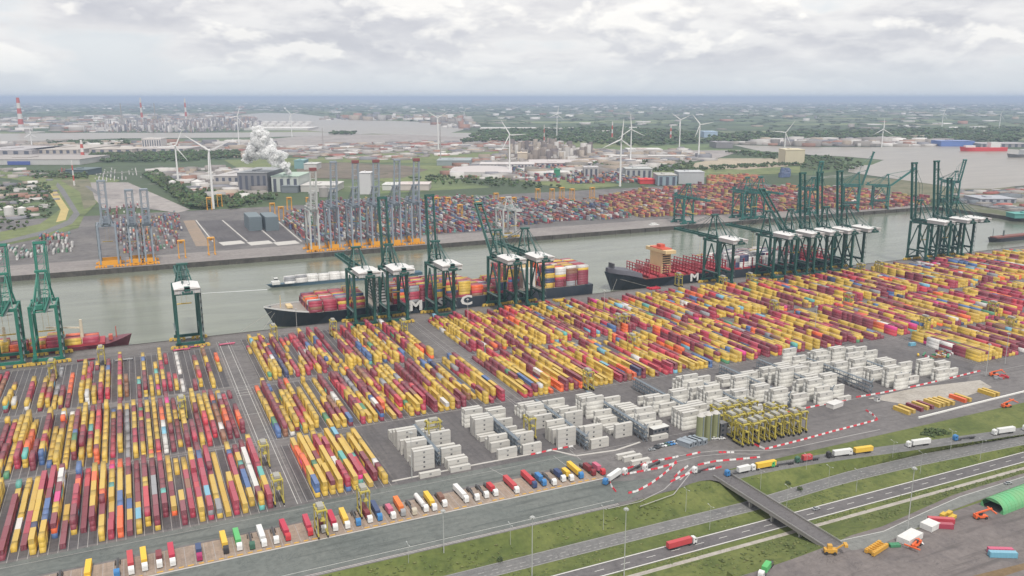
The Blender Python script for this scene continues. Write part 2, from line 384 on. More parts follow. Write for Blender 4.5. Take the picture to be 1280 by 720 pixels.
# container lane sheets with painted lane lines
BLK=[('left near',-140,52,406,492),('left middle',-140,52,501,596),('left quayside',-140,52,609,712),
     ('centre-left near',69,116,408,482),('centre-left middle',68,223,497,597),('centre-left quayside',76,214,609,728),
     ('centre middle',237,404,497,597),('centre quayside',242,405,607,722),
     ('centre-right middle',411,588,499,598),('centre-right quayside',411,588,609,716),
     ('right near',600,1000,419,489),('right middle',600,792,500,598),('right quayside',602,792,609,717),
     ('far right middle',806,1010,500,598),('far right quayside',806,1010,609,722),('rightmost middle',1024,1240,500,598),('rightmost quayside',1024,1300,609,722)]
ll=MB()
for nm,x0,x1,y0,y1 in BLK:
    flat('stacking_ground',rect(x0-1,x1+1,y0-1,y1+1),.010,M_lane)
    x=x0
    while x<x1:
        ll.poly([(x-.12,y0-3,.02),(x+.12,y0-3,.02),(x+.12,y1+3,.02),(x-.12,y1+3,.02)]); x+=4.1
ll.build('stacking_lane_line',M_faint,kind='structure')
al=MB()
for x in (55.5,57.5,64,66,226,228,233,407.5,409,594,598):
    al.poly([(x-.13,405,.02),(x+.13,405,.02),(x+.13,730,.02),(x-.13,730,.02)],0 if x in (57.5,64) else 1)
for y in (399,494.5,497.5,599.,605.5,720,738,742):
    al.poly([(-140,y-.13,.024),(1200,y-.13,.024),(1200,y+.13,.024),(-140,y+.13,.024)],1)
for y in (585,590,596,602,545): al.poly([(55.5,y-.15,.026),(66,y-.15,.026),(66,y+.15,.026),(55.5,y+.15,.026)])
al.build('aisle_line',[M_whitep,M_faint],kind='structure')
# crane rails
r=MB()
for y in (721.5,748.5): r.box(-400,EX-5,y-.25,y+.25,.008,.07)
r.build('crane_rail',paint('rail_steel',(.10,.085,.08),.6,.3),kind='structure')
# pale hard standing at the right and queue road lines
flat('hard_standing',[G(1085,498),G(1148,484),G(1225,475),G(1240,484),G(1200,498),G(1150,508)],.02,M_conc)
flat('reefer_ground',[(118,404),(232,404),(262,392),(330,382),(445,385),(545,388),(600,420),(565,486),(470,520),(420,496),(118,493)],.009,ground('reefer_asphalt',(.14,.131,.135),(.185,.172,.17),.02,.3,.4,(.4,.02,1)))
qk=MB()
def wline(pts,w=.35,z=.03):
    for a,b in zip(pts,pts[1:]): qk.beam((*G(*a),z),(*G(*b),z),w,.02)
wline([(640,700),(700,662),(780,640),(840,622),(880,590),(905,575),(960,570)] if 0 else [(760,636),(800,627),(830,612),(848,595)],.5)
wline([(800,633),(842,618),(868,585),(880,578)],.5)
wline([(850,600),(868,582)],.9)
wline([(838,572),(870,566),(900,563),(960,563),(990,560),(1060,545),(1100,537)],.6)
wline([(842,578),(875,570),(910,567),(950,568)],.5)
wline([(612,585),(640,600)],.3); wline([(692,570),(712,585)],.3); wline([(712,562),(726,575)],.3)
qk.build('queue_lane_line',M_faint,kind='structure')
kb=MB()
kp=[(490,602),(600,580),(690,563),(720,570),(770,563),(800,553)]
for a,b in zip(kp,kp[1:]): kb.beam((*G(*a),.15),(*G(*b),.15),1.2,.3)
kb.build('yard_kerb',M_light,kind='structure')
kb=MB(); kp=[(1148,523),(1180,515),(1215,506),(1280,490),(1400,463)]
for a,b in zip(kp,kp[1:]): kb.beam((*G(*a),.5),(*G(*b),.5),.9,1.)
kb.build('white_barrier_wall',paint('white_barrier',(.72,.71,.68),.6,.2),label='long white concrete barrier between the yard and the grass at the far right',cat='barrier')

# ================================================================ land across the dock
def far_mat(name):
    m,n,b=new_mat(name); tc=n('ShaderNodeTexCoord').outputs['Object']
    v=n('ShaderNodeTexVoronoi',voronoi_dimensions='2D'); v.inputs['Scale'].default_value=1.; v.inputs['Randomness'].default_value=.9
    n.nt.links.new(n.mapping(n.mapping(tc,rot=(0,0,.35)),scale=(.0016,.0040,1)),v.inputs['Vector'])
    s=n('ShaderNodeSeparateColor'); n.nt.links.new(v.outputs['Color'],s.inputs[0])
    col=n('ShaderNodeValToRGB'); n.nt.links.new(s.outputs[0],col.inputs[0]); r=col.color_ramp; r.interpolation='CONSTANT'
    pal=[(.0,(.08,.12,.05)),(.25,(.14,.19,.075)),(.42,(.055,.08,.04)),(.60,(.20,.225,.11)),(.74,(.07,.10,.045)),(.86,(.30,.28,.20)),(.94,(.16,.20,.08))]
    while len(r.elements)<len(pal): r.elements.new(.5)
    for e,(p,c) in zip(r.elements,pal): e.position=p; e.color=(*c,1)
    f=n.noise(tc,.0006,6,.65,.5); out=n.mix(n.ramp(f,(.42,0.),(.56,.85)),col.outputs[0],(.06,.085,.045))
    g=n.noise(n.mapping(tc,scale=(1,2.2,1)),.004,8,.7,.5); out=n.mix(n.ramp(g,(.54,0.),(.64,.75)),out,(.05,.07,.035))
    u=n.noise(n.mapping(tc,scale=(1,1.8,1),loc=(900,400,0)),.0028,9,.74,.3); out=n.mix(n.ramp(u,(.60,0.),(.68,.8)),out,(.34,.32,.30))
    n.nt.links.new(out,b.inputs['Base Color']); b.inputs['Roughness'].default_value=.95; return m
flat('far_land',rect(-90000,90000,FY+2,90000),-.5,far_mat('far_country'))
flat('far_land',rect(6000,90000,-20000,FY+2),-.5,_pm.get('x') or bpy.data.materials['far_country'])
w=MB(); w.box(-3000,EX+6,FY,FY+2,-9,.3); w.box(EX,EX+2,400,FY,-9,.2)
for x in range(-400,1400,28): w.box(x,x+2.4,FY-1.1,FY,-6.5,.2)
w.build('far_quay_wall',M_wall,kind='structure')
flat('far_quay_apron',rect(-2200,EX+2,FY+2,FY+75),.0,ground('far_apron_concrete',(.30,.27,.26),(.37,.34,.32),.02,.2,.5,(.012,.3,1)))
M_fyard=ground('far_yard_asphalt',(.165,.155,.155),(.24,.225,.215),.012,.1,.3,c3=(.13,.12,.125))
def P(name,pts,mat,z=.05,**k): return flat(name,[G(*p) for p in pts],z,mat,**k)
flat('far_yard_ground',rect(-260,EX,FY+75,1650),-.03,M_fyard)
P('river',[(296,144),(330,141),(372,142),(440,150),(520,152),(578,156),(580,162),(560,167),(500,168),(420,166),(380,163),(330,156)],M_river,.3)
P('river',[(-60,170),(0,167),(120,166),(250,166),(390,165),(470,167),(400,170),(300,172),(150,173),(0,178),(-60,180)],M_river,.25)
P('river',[(915,181),(1010,184),(1100,184),(1165,181),(1200,183),(1290,188),(1420,200),(1420,262),(1290,231),(1240,236),(1200,236),(1150,228),(1085,219),(1060,215),(1062,208),(1090,206),(1105,200),(1060,196),(1000,193),(950,189)],M_river,.3)
P('river',[(470,166),(580,166),(700,170),(760,171),(700,173),(560,171)],M_river,.28)
G1=ground('meadow',(.17,.22,.085),(.24,.27,.11),.006,.05,0,c3=(.09,.12,.05),rough=1)
G2=ground('rough_ground',(.18,.18,.11),(.26,.24,.16),.01,.08,0,c3=(.08,.10,.045),rough=1)
G3=ground('sandy_ground',(.54,.46,.34),(.46,.40,.30),.006,.05,0,rough=1)
G4=ground('industrial_paving',(.37,.335,.32),(.45,.41,.385),.004,.05,.0,c3=(.24,.22,.215))
G5=ground('brown_field',(.19,.155,.125),(.24,.20,.15),.005,.05,0,c3=(.11,.105,.06),rough=1)
P('meadow',[(0,213),(60,222),(100,216),(150,225),(105,270),(98,285),(60,296),(0,308),(0,290),(50,280),(75,262),(70,245),(40,228),(0,222)],G1,.1)
P('rough_ground',[(75,225),(112,224),(120,255),(105,262),(100,240)],G2,.2)
P('yellow_field',[(60,238),(70,238),(86,262),(82,275),(70,278),(76,262)],ground('straw_field',(.66,.50,.2),(.55,.46,.19),.02,.1,0),.25)
P('harbour_road',[(72,228),(80,236),(92,255),(100,268),(90,280),(60,292),(0,306),(0,302),(56,288),(84,276),(92,266),(84,254),(70,232)],M_road,.3)
P('paved_yard',[(112,228),(160,228),(238,262),(222,266),(160,258),(130,262),(115,245)],G4,.15)
P('far_road',[(110,232),(128,243),(122,244),(106,233)],M_road,.3)
P('meadow',[(280,200),(420,196),(560,185),(640,186),(640,200),(560,204),(420,203),(300,212)],G1,.1)
P('brown_field',[(370,205),(430,203),(505,207),(535,212),(505,222),(445,224),(372,222)],G5,.2)
P('meadow',[(505,207),(640,205),(780,232),(720,238),(640,225),(560,222),(500,232),(470,225)],G1,.14)
P('paved_yard',[(290,178),(400,168),(560,168),(700,174),(690,182),(600,184),(450,191),(300,196),(200,190)],G4,.12)
P('paved_yard',[(-60,176),(120,178),(330,180),(330,192),(120,197),(-60,198)],G4,.11)
P('meadow',[(80,178),(220,176),(220,181),(80,183)],G1,.22)
P('paved_yard',[(560,205),(720,192),(860,188),(930,188),(900,197),(850,204),(720,215),(640,218)],G4,.16)
P('sandy_ground',[(862,205),(900,198),(985,198),(985,208),(930,212),(870,210)],G3,.22)
P('meadow',[(800,214),(870,211),(1000,208),(1000,216),(870,222),(800,222)],G1,.2)
P('meadow',[(1080,222),(1190,228),(1290,236),(1290,262),(1180,250),(1080,240)],G2,.2)
P('quay_yard',[(1180,250),(1290,268),(1290,262),(1200,246)],M_fyard,.3)
P('meadow',[(700,176),(800,176),(800,184),(700,184)],G1,.2)
P('wood_floor',[(40,160),(60,158),(60,159),(45,162)],G1,.2)
# empty paved lots between the far cranes
for i,x in enumerate((229,247,282,315)):
    a=[(x,276),(x+(14 if i==0 else 28),275),(x+(34 if i==0 else 58),301 if i else 307),(x+(16 if i==0 else 27),308 if i==0 else 303)]
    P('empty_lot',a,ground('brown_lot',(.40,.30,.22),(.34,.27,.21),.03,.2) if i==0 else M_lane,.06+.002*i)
    if i: P('lot_slab',[(x+26,303.),(x+54,300.5),(x+60,304.2),(x+32,307)],M_light,.09)
    fl=MB(); fl.beam((*G(x+(16 if i==0 else 31),275.5),.2),(*G(x+(37 if i==0 else 62),302),.2),2.,.3); fl.build('lot_kerb',M_light,kind='structure')
# ---------------------------------------------------------------- containers
CC={'yellow':(.60,.40,.052),'maroon':(.21,.023,.048),'red':(.52,.035,.06),'crimson':(.39,.028,.068),'orange':(.78,.13,.03),'blue':(.06,.14,.34),'navy':(.035,.05,.13),
    'white':(.68,.67,.65),'grey':(.28,.29,.31),'teal':(.10,.40,.36),'light blue':(.16,.42,.56),'magenta':(.62,.03,.22),'green':(.06,.24,.12),'brown':(.25,.11,.06)}
PAL=['yellow']*46+['maroon']*24+['crimson']*13+['red']*5+['orange']*4+['blue']*2+['navy']*1+['white']*1+['grey']*1+['brown']*2
PALX=['teal','light blue','magenta','green','white','blue','orange','grey']
def cont_mesh(L,kind,color,H=2.59,W=2.44,logo=False):
    m=paint('container_'+color.replace(' ','_'),CC[color],.55,.35,.5,rand=.40,dust=.12)
    b=MB(); y0,y1=-L/2,L/2; w=W/2
    b.box(-w+.07,w-.07,y0+.06,y1-.06,.12,H-.05)
    for sx in (-1,1):
        for yy in (y0,y1):
            b.box(*sorted((sx*w,sx*(w-.2))),*((yy,yy+.2) if yy<0 else (yy-.2,yy)),0,H)
        xs=sorted((sx*w,sx*(w-.1))); b.box(*xs,y0+.2,y1-.2,H-.14,H-.004); b.box(*xs,y0+.2,y1-.2,.003,.17)
    k=int(L/1.2)
    for i in range(k):                               # roof bows and side ribs
        y=y0+.6+i*(L-1.2)/(k-1); b.box(-w+.12,w-.12,y-.12,y+.12,H-.052,H-.02)
        for sx in (-1,1): b.box(*sorted((sx*(w-.068),sx*(w-.03))),y-.16,y+.16,.2,H-.17)
    for yy,s in ((y0,1),(y1,-1)):
        b.box(-w+.2,w-.2,*sorted((yy,yy+s*.1)),H-.12,H-.003); b.box(-w+.2,w-.2,*sorted((yy,yy+s*.1)),.003,.14)
    for x in (-.8,-.35,.35,.8): b.box(x-.03,x+.03,y0+.005,y0+.05,.15,H-.15,1)
    me=b.mesh('shipping_container',[m,paint('lock_bar_grey',(.35,.34,.33),.5,.3)]); return me
_cm={}
def cmesh(L,color):
    k=(L,color)
    if k not in _cm: _cm[k]=cont_mesh(L,'',color)
    return _cm[k]
M_attr=attr_mat('painted_container_steel',.6,.30,.5)
DENS={'left near':.93,'left middle':.90,'left quayside':.72,'centre-left near':.97,'centre-left middle':.93,'centre-left quayside':.86,'centre middle':.93,'centre quayside':.9}
yard=[]   # (x,y,z,L,color,block,row,slot,tier,top,last)
for nm,x0,x1,y0,y1 in BLK:
    dn=DENS.get(nm,.95); hi=3.2 if nm in DENS and nm.startswith('left') else 3.7
    nteu=int((y1-y0)/6.13); row=0; x=x0+2
    mean=random.uniform(1.6,2.3)
    while x<x1-1:
        empty_row = random.random()<(.10 if dn<.82 else .04)
        if nm=='left near' and 12<x<20: empty_row=False
        i=random.choice([0,0,0,0,1,2]) if dn<.95 else random.choice([0,0,1]); end=nteu-(random.choice([0,0,1,2,4]) if dn<.9 else random.choice([0,0,0,1]))
        h=min(3,max(1,round(random.gauss(2.1 if dn<.9 else 2.3,.75)))); base=random.choice(PAL)
        if dn>.94 and row%13==12: empty_row=True
        while i<end and not empty_row:
            big=random.random()<.74 and i+2<=end; k=2 if big else 1
            if random.random()<.12: h=min(3,max(0 if random.random()<(1-dn) else 1,h+random.choice([-1,-1,1,1])))
            if random.random()<(1-dn)*.35: h=0
            L=12.19 if big else 6.06; yc=y0+(i+k/2)*6.13
            for t in range(h):
                if random.random()<.30: base=random.choice(PAL)
                c=base if random.random()<.955 else random.choice(PALX)
                yard.append([x+random.uniform(-.06,.06),yc+random.uniform(-.02,.02),t*2.62,L,c,nm,row,i,t,t==h-1,False])
            i+=k
            if random.random()<.06 and dn<.9: i+=1
        row+=1; x+=4.1
    last={}
    for q in yard:
        if q[5]==nm:
            kk=(q[6],q[8]); 
            if kk not in last or last[kk][1]>q[1]: last[kk]=q
    for q in last.values(): q[10]=True
# the special rows seen in the photograph
for q in yard:
    if q[5]=='left near' and abs(q[0]-46)<2.5 and 425<q[1]<480: q[4]='white'
    if q[5]=='left quayside' and abs(q[0]-22)<2.2: q[4]='white'
    if q[5]=='right near' and q[6]==14: q[4]='white'
    if q[5]=='left middle' and q[0]>46 and q[4]=='yellow': q[4]='maroon'
def onscreen(x,y,z,m=-2):
    a,b=Q(x,y,z); return -m<a<1280+m and -m<b<720+m
vis=[q for q in yard if (q[9] or q[10]) and onscreen(q[0],q[1],q[2]+2.6)]
def csize(q):
    d=math.hypot(q[0],q[1])**2+H_**2
    return (q[3]*2.44*(H_/math.sqrt(d)) *(1 if q[9] else .0) + 2.44*2.6 + (q[3]*2.6*abs(q[0])/math.sqrt(d) if q[9] else 0))/d
vis.sort(key=csize,reverse=True); near=vis[:300]; ns=set(id(q) for q in near); rest=[q for q in yard if id(q) not in ns]
TW=['bottom','second','top']
nrow={}
for q in near: nrow.setdefault(q[5],set()).add(q[6])
cnt={}
for q in near: cnt.setdefault((q[5],q[6]),[]).append(q)
blkrows={k:max(q[6] for q in yard if q[5]==k) for k in nrow}
first_on={k:min(v) for k,v in nrow.items()}
for (bk,rw),qs in cnt.items():
    qs.sort(key=lambda q:(q[1],q[2]))
    for k,q in enumerate(qs):
        kk=sorted(set(p[7] for p in qs)).index(q[7])
        lab='%s %s container, %s tier, %s from near end of %s row, %s block'%(q[4],'long' if q[3]>7 else 'short',TW[q[8]],ordn(kk),ordn(rw-first_on[bk]),bk)
        link('shipping_container',cmesh(q[3],q[4]),None,(q[0],q[1],q[2]+.014),label=lab,cat='container',group='containers stacked in rows on the terminal')
def jit(c):
    k=random.uniform(.82,1.15); g=random.uniform(0,.06); return tuple(min(.85,(a*(1-g)+.35*g)*k) for a in c)
me=boxes_mesh('shipping_containers',[(q[0],q[1],q[2]+.014) for q in rest],[(2.44,q[3],2.57) for q in rest],[jit(CC[q[4]]) for q in rest],M_attr,.12)
link('shipping_containers',me,label='rows of yellow and dark red containers filling the terminal beyond the nearest stacks',cat='containers',group='containers stacked in rows on the terminal',kind='stuff')

# ---------------------------------------------------------------- refrigerated containers and their racks
Mrf=paint('reefer_white',(.545,.53,.495),.5,.35,.35,rand=.75,dcol=(.40,.37,.31)); Mrg=paint('reefer_unit_grey',(.30,.30,.30),.5,.3); Mdk=paint('dark_mark',(.05,.05,.06),.6,.1)
def reefer_mesh(L=12.19):
    b=MB(); H=2.9; w=1.22; h=L/2
    b.box(-h+.05,h-.05,-w+.05,w-.05,.1,H-.04)
    for sx in (-1,1):
        for sy in (-1,1): b.box(*sorted((sx*h,sx*(h-.18))),*sorted((sy*w,sy*(w-.18))),0,H)
        b.box(-h+.18,h-.18,*sorted((sx*w,sx*(w-.1))),H-.13,H-.004); b.box(-h+.18,h-.18,*sorted((sx*w,sx*(w-.1))),.003,.16)
    for i in range(9):
        x=-h+1+i*(L-2)/8
        for s in (-1,1): b.box(x-.07,x+.07,*sorted((s*(w-.052),s*(w-.03))),.2,H-.17)
    b.box(h-.06,h-.01,-w+.2,w-.2,.2,H-.2,1); b.cyl((h-.02,.0,H-.9),(h+.02,0,H-.9),.45,n=10,m=2); b.box(h-.015,h+.015,-.8,.8,.35,1.0,2)
    b.box(-.55,.55,-w-.004,-w+.03,1.25,2.15,2)                   # square emblem with lettering on the long side
    for z in (.15,H-.2): b.box(-h+.2,h-.2,-w-.002,-w+.02,z,z+.04,1)
    return b.mesh('refrigerated_container',[Mrf,Mrg,Mdk])
RM=reefer_mesh(); RS=reefer_mesh(6.06)
Msc=paint('small_letter_white',(.7,.7,.68),.6,.1); LT=text_mesh('MSC',.42,.004,Msc)
Mrk=paint('rack_steel',(.20,.235,.27),.55,.3,.4); Mrk2=paint('rack_grating',(.16,.19,.22),.6,.3)
def rack(x,y0,y1,lab):
    t=empty('power_rack',(x,y0,0),0,lab,'rack','reefer plug-in racks'); b=MB(); n_=max(2,int((y1-y0)/6)); st=(y1-y0)/n_
    for i in range(n_+1):
        for sx in (-1.3,1.3): b.box(sx*.8-.12,sx*.8+.12,i*st-.12,i*st+.12,0,9)
    b.build('post',Mrk,t); f=MB()
    for z in (2.9,5.8,8.7): f.box(-1.15,1.15,-.6,y1-y0+.6,z-.1,z+.1)
    f.build('walkway',Mrk2,t); d=MB()
    for i in range(n_):
        for sx in (-1.1,1.1):
            d.beam((sx,i*st,.1),(sx,(i+1)*st,5.8),.1); d.beam((sx,i*st,8.6),(sx,(i+1)*st,5.9),.1)
    for z in (3.9,6.8,9.7):
        for sx in (-1.15,1.15): d.beam((sx,-.5,z),(sx,y1-y0+.5,z),.08)
    d.build('railing',Mrk,t)
    sb=MB()
    for k in range(4): sb.beam((-1.2 if k%2 else 1.2,-.9,k*2.9),(1.2 if k%2 else -1.2,-.9,(k+1)*2.9),.7,.15)
    sb.build('stair',Mrk2,t); return t
# column: left x, y0, tiers per slot (near -> far, 3.1 m apart)
RC=[(131,406,'110442044033443322',  'leftmost'),(148.5,406,'122331.2.43.3.22.3','second'),
    (180,411,'2.2232.311444..44',   'third'),(196,411,'21.3.22..31.2..33','fourth'),
    (219,411,'4.334.2.3323444332',  'fifth'),(236,401,'214.3.2..4.43.3.443','sixth'),
    (258,402,'..3.111223.45.444',   'seventh'),(276,396,'1.3.45.22333322.33','eighth'),
    (303,402,'4444...3.4.33.2',   'ninth'),(320,398,'1222.333.2.44',      'tenth'),
    (341,405,'3.333.4544.3445443', 'eleventh'),(358,405,'222.44.3.2.1.22.3', 'twelfth'),
    (378,404,'554..445..544..222', 'thirteenth'),(395,404,'3..2........2.33', 'fourteenth'),
    (414,399,'34.554433.455.4.332','fifteenth'),(431,399,'1.3.5544.33.4432.33','sixteenth'),
    (450,445,'44.3.44.5','seventeenth'),(467,402,'3.55.4455.44.3.4554','eighteenth'),
    (486,399,'4455..333.44455..55','nineteenth'),(503,404,'2.554.444..5555.44','twentieth'),
    (530,400,'33..44','twenty-first'),(545,404,'2.33.2','twenty-second')]
rl=[]; 
for ci,(x,y,s,nm) in enumerate(RC):
    st=0
    for i,ch in enumerate(s):
        if ch=='.' or random.random()<(.12 if x<400 else .27): continue
        jx=random.uniform(-.3,.3)
        for t in range(int(ch)): rl.append((x+6.1+jx,y+i*3.5+1.22,t*2.92,nm,st,t,int(ch)))
        st+=1
rvis=sorted(rl,key=lambda q:-(1 if onscreen(*q[:3]) else 0)*1e6-(1e5 if q[5]==q[6]-1 else 0)+math.hypot(q[0],q[1])); rn=rvis[:300]
for q in rn:
    o=link('refrigerated_container',RM,None,(q[0],q[1],q[2]+.014),label='white refrigerated container, %s in the %s stack from near, %s reefer column'%(('lowest','second up','third up','fourth up','fifth up')[q[5]],ordn(q[4]),q[3]),cat='container',group='white refrigerated containers')
    if q[5]==q[6]-1: link('lettering',LT,o,(0,-1.235,1.45),(R(90),0,0))
if rvis[300:]:
    me=boxes_mesh('refrigerated_containers',[(q[0],q[1],q[2]+.014) for q in rvis[300:]],[(12.19,2.44,2.88)]*len(rvis[300:]),[(.58,.57,.53)]*len(rvis[300:]),M_attr,.05)
    link('refrigerated_containers',me,label='further white refrigerated containers in the lower tiers of the stacks',cat='containers',group='white refrigerated containers',kind='stuff')
for k,(x,y0,y1) in enumerate([(145.9,418,462),(194.2,414,462),(233.4,402,470),(272.4,398,470),(317.4,420,480),(355.5,410,466),(392.5,406,478),(428.4,403,478),(464.4,402,474),(500.6,402,472)]):
    rack(x,y0,y1,'blue-grey steel plug-in rack, %s from the left among the white reefer stacks'%ordn(k))
# loose reefers in front
for k,(px,py) in enumerate([(782,572),(790,575),(800,580)]):
    X,Y=G(px,py); link('refrigerated_container',RM,None,(X,Y,.014),R(0) and 0 or (0,0,0),label='cream refrigerated container %s of three lying apart beside the truck queue'%['farthest','in the middle','nearest'][k],cat='container',group='three containers beside the queue')
# ---------------------------------------------------------------- straddle carriers
def straddle(lab,x,y,rz=0.,load=None,proto={}):
    key=load
    if key not in proto:
        t=empty('straddle_carrier'); my=paint('carrier_yellow',(.47,.39,.06),.5,.55,.5,rand=.5); mk=paint('tyre_black',(.03,.03,.03),.8,.2); mg=paint('carrier_grey',(.20,.20,.20),.5,.3); mw=paint('carrier_deck_grey',(.36,.35,.31),.6,.5)
        for sx in (-2.2,2.2):
            b=MB(); b.box(sx-.35,sx+.35,-4.8,4.8,1.5,2.5); b.build('side_beam',my,t)
            for sy in (-3.6,3.6):
                b=MB(); b.box(sx-.28,sx+.28,sy-.32,sy+.32,2.5,13.4); b.build('leg',my,t)
            for sy in (-4.2,-1.4,1.4,4.2):
                b=MB(); b.cyl((sx-.32,sy,.8),(sx+.32,sy,.8),.8,n=12); b.build('wheel',mk,t)
            b=MB(); b.box(sx-.3,sx+.3,-4.9,4.9,13.2,14.); b.build('top_beam',my,t)
        b=MB(); b.box(-2.5,2.5,-4.4,-3.2,14.,14.5); b.box(-2.5,2.5,3.2,4.4,14.,14.5); b.box(-2.2,2.2,-1,1,13.7,14.2); b.build('cross_beam',my,t)
        b=MB(); b.box(-1.6,1.4,-2.6,2.8,14.5,15.9); b.cyl((0,3.4,14.5),(0,3.4,16),.2); b.build('engine_deck',mw,t)
        b=MB(); b.box(-2.2,-.7,-5.9,-4.5,11.6,13.6); b.build('cab',mg,t)
        b=MB(); b.box(-1.1,1.1,-5.6,5.6,9.6,10.0); 
        for sx in (-.9,.9):
            for sy in (-2,2): b.beam((sx,sy,10),(sx,sy,13.7),.06)
        b.build('spreader',my,t)
        b=MB()
        for k in range(5): b.beam((-2.65,-3.4+(k%2)*2.6,2.6+k*2.2),(-2.65,-3.4+((k+1)%2)*2.6,4.8+k*2.2),.5,.08)
        b.build('ladder',mg,t)
        proto[key]=t; first=True
    else: t=copy_tree(proto[key]); 
    t.location=(x,y,.014); t.rotation_euler=(0,0,rz); props(t,lab,'straddle carrier','yellow straddle carriers'); return t
SCs=[(331,583,0,'standing in the aisle beside the end of a white container row'),(348,628,0,'in the aisle above the white lorry in the truck park'),(402,668,0,'over the red lorry in the truck park'),(455,643,0,'over the dark red lorry left of the blue one'),
 (67,474,0,'nearest the two green cranes at the left edge'),(128,456,0,'at the quayside end of the left block right of the green cranes'),(229,523,0,'among the rows of the left middle block'),
 (417,420,0,'behind the left half of the large ship, at the quayside'),(505,420,0,'at the quayside below the third crane of the large ship'),(343,427,0,'on the apron ahead of the bow of the large ship'),
 (542,553,1.57,'among the leftmost white reefer stacks'),(662,548,0,'among the white reefer stacks right of the wide aisle'),(735,487,0,'at the far side of the reefer stacks below the red rows'),
 (772,413,0,'left one of the pair in the aisle right of the large ship'),(781,413,0,'right one of the pair in the aisle right of the large ship'),(790,440,0,'in the centre-right aisle'),
 (848,358,0,'on the quay beside the second ship'),(903,362,0,'on the quay below the crane with the lowered boom'),(937,358,0,'on the quay right of the crane with the lowered boom'),(967,395,0,'in the aisle of the centre-right block'),
 (1060,385,0,'between the container rows in the middle right'),(1155,415,0,'at the near end of the right middle block'),(1262,417,0,'by the right edge between container rows'),(1240,396,0,'between container rows close to the right edge'),
 (1075,345,0,'at the quay below the row of dark green cranes'),(1098,342,0,'at the quay just right of the row of dark green cranes')]
for px,py,rz,l in SCs:
    X,Y=G(px,py); straddle('yellow straddle carrier '+l,X,Y,rz)
k=0
for i in range(8):
    for j in range(3):
        X0,Y0=G(957,561); x=X0+i*6.6-9+j*1.8+random.uniform(-.5,.5); y=368+j*13.5+random.uniform(-1.2,1.6)
        if (j==2 and i>4) or (j==1 and i in (4,7)): continue
        k+=1; straddle('yellow straddle carrier, %s from left in the %s line of the parked cluster'%(ordn(i),['near','middle','far'][j]),x,y+2,0)
# ---------------------------------------------------------------- trucks
Mty=paint('tyre_black',(.03,.03,.03),.8,.2); Mgl=paint('dark_glass',(.03,.04,.05),.2,.05); Mch=paint('chassis_dark',(.07,.07,.075),.6,.3)
TC={'white':(.70,.70,.69),'yellow':(.78,.50,.05),'red':(.52,.045,.055),'crimson':(.50,.03,.07),'dark red':(.22,.03,.04),'blue':(.05,.20,.45),'dark blue':(.04,.07,.17),'green':(.10,.45,.14),'dark green':(.05,.13,.09),'orange':(.80,.20,.04),'grey':(.3,.31,.32),'pink':(.55,.12,.20),'magenta':(.35,.03,.12),'beige':(.5,.45,.36),'black':(.04,.04,.045),'brown':(.2,.1,.07)}
def truck(lab,x,y,rz,cab,load,loadlen=13.0,tank=False,z=0.,grp='lorries in the truck park'):
    # local frame: cab faces -Y, length 16.5 m
    t=empty('lorry',(x,y,z+.02),rz,lab,'lorry',grp); mc=paint('cab_'+cab.replace(' ','_'),TC[cab],.35,.15,.8); H=0
    b=MB()
    b.loft([[(-1.2,yy,.55),(1.2,yy,.55),(1.2,yy,zt),(-1.2,yy,zt)] for yy,zt in ((-8.15,2.2),(-8.05,2.9),(-7.75,3.45),(-6.2,3.7),(-6.0,3.6))]); b.build('cab',mc,t)
    b=MB(); b.poly([(-1.05,-8.10,2.05),(1.05,-8.10,2.05),(1.05,-7.86,3.0),(-1.05,-7.86,3.0)][::1]); b.v=[(a,bb-.06,c) for a,bb,c in b.v]; b.box(-1.22,1.22,-7.7,-6.9,2.2,2.85); b.build('windscreen',Mgl,t)
    b=MB(); b.box(-.5,.5,-6.6,8.1,.8,1.15); b.box(-1.2,1.2,-5.6,-4.2,.6,1.0); b.build('chassis',Mch,t)
    for yy in (-7.2,-3.9,3.6,4.9,6.2):
        for sx in (-1,1):
            w=MB(); w.cyl((sx*.85,yy,.5),(sx*1.2,yy,.5),.5,n=12); w.build('wheel',Mty,t)
    if load:
        ml=paint('load_'+load.replace(' ','_'),TC[load],.5,.3,.5,rand=.3); b=MB(); e=8.25; s=e-loadlen if loadlen>7 else -3.5; e=s+loadlen
        if tank:
            b.cyl((0,s,2.4),(0,e,2.4),1.2,n=16); b.box(-1,1,s+.5,e-.5,1.15,1.4)
            for q in range(3): b.box(-.3,.3,s+2+q*3.5,s+2.8+q*3.5,3.5,3.8)
            b.build('tank',ml,t)
        else:
            b.box(-1.22,1.22,s,e,1.18,3.9)
            for q in range(int(loadlen/1.2)):
                yq=s+.5+q*1.2; b.box(-1.25,1.25,yq,yq+.35,1.2,3.93)
            b.build('trailer_box',ml,t)
    return t
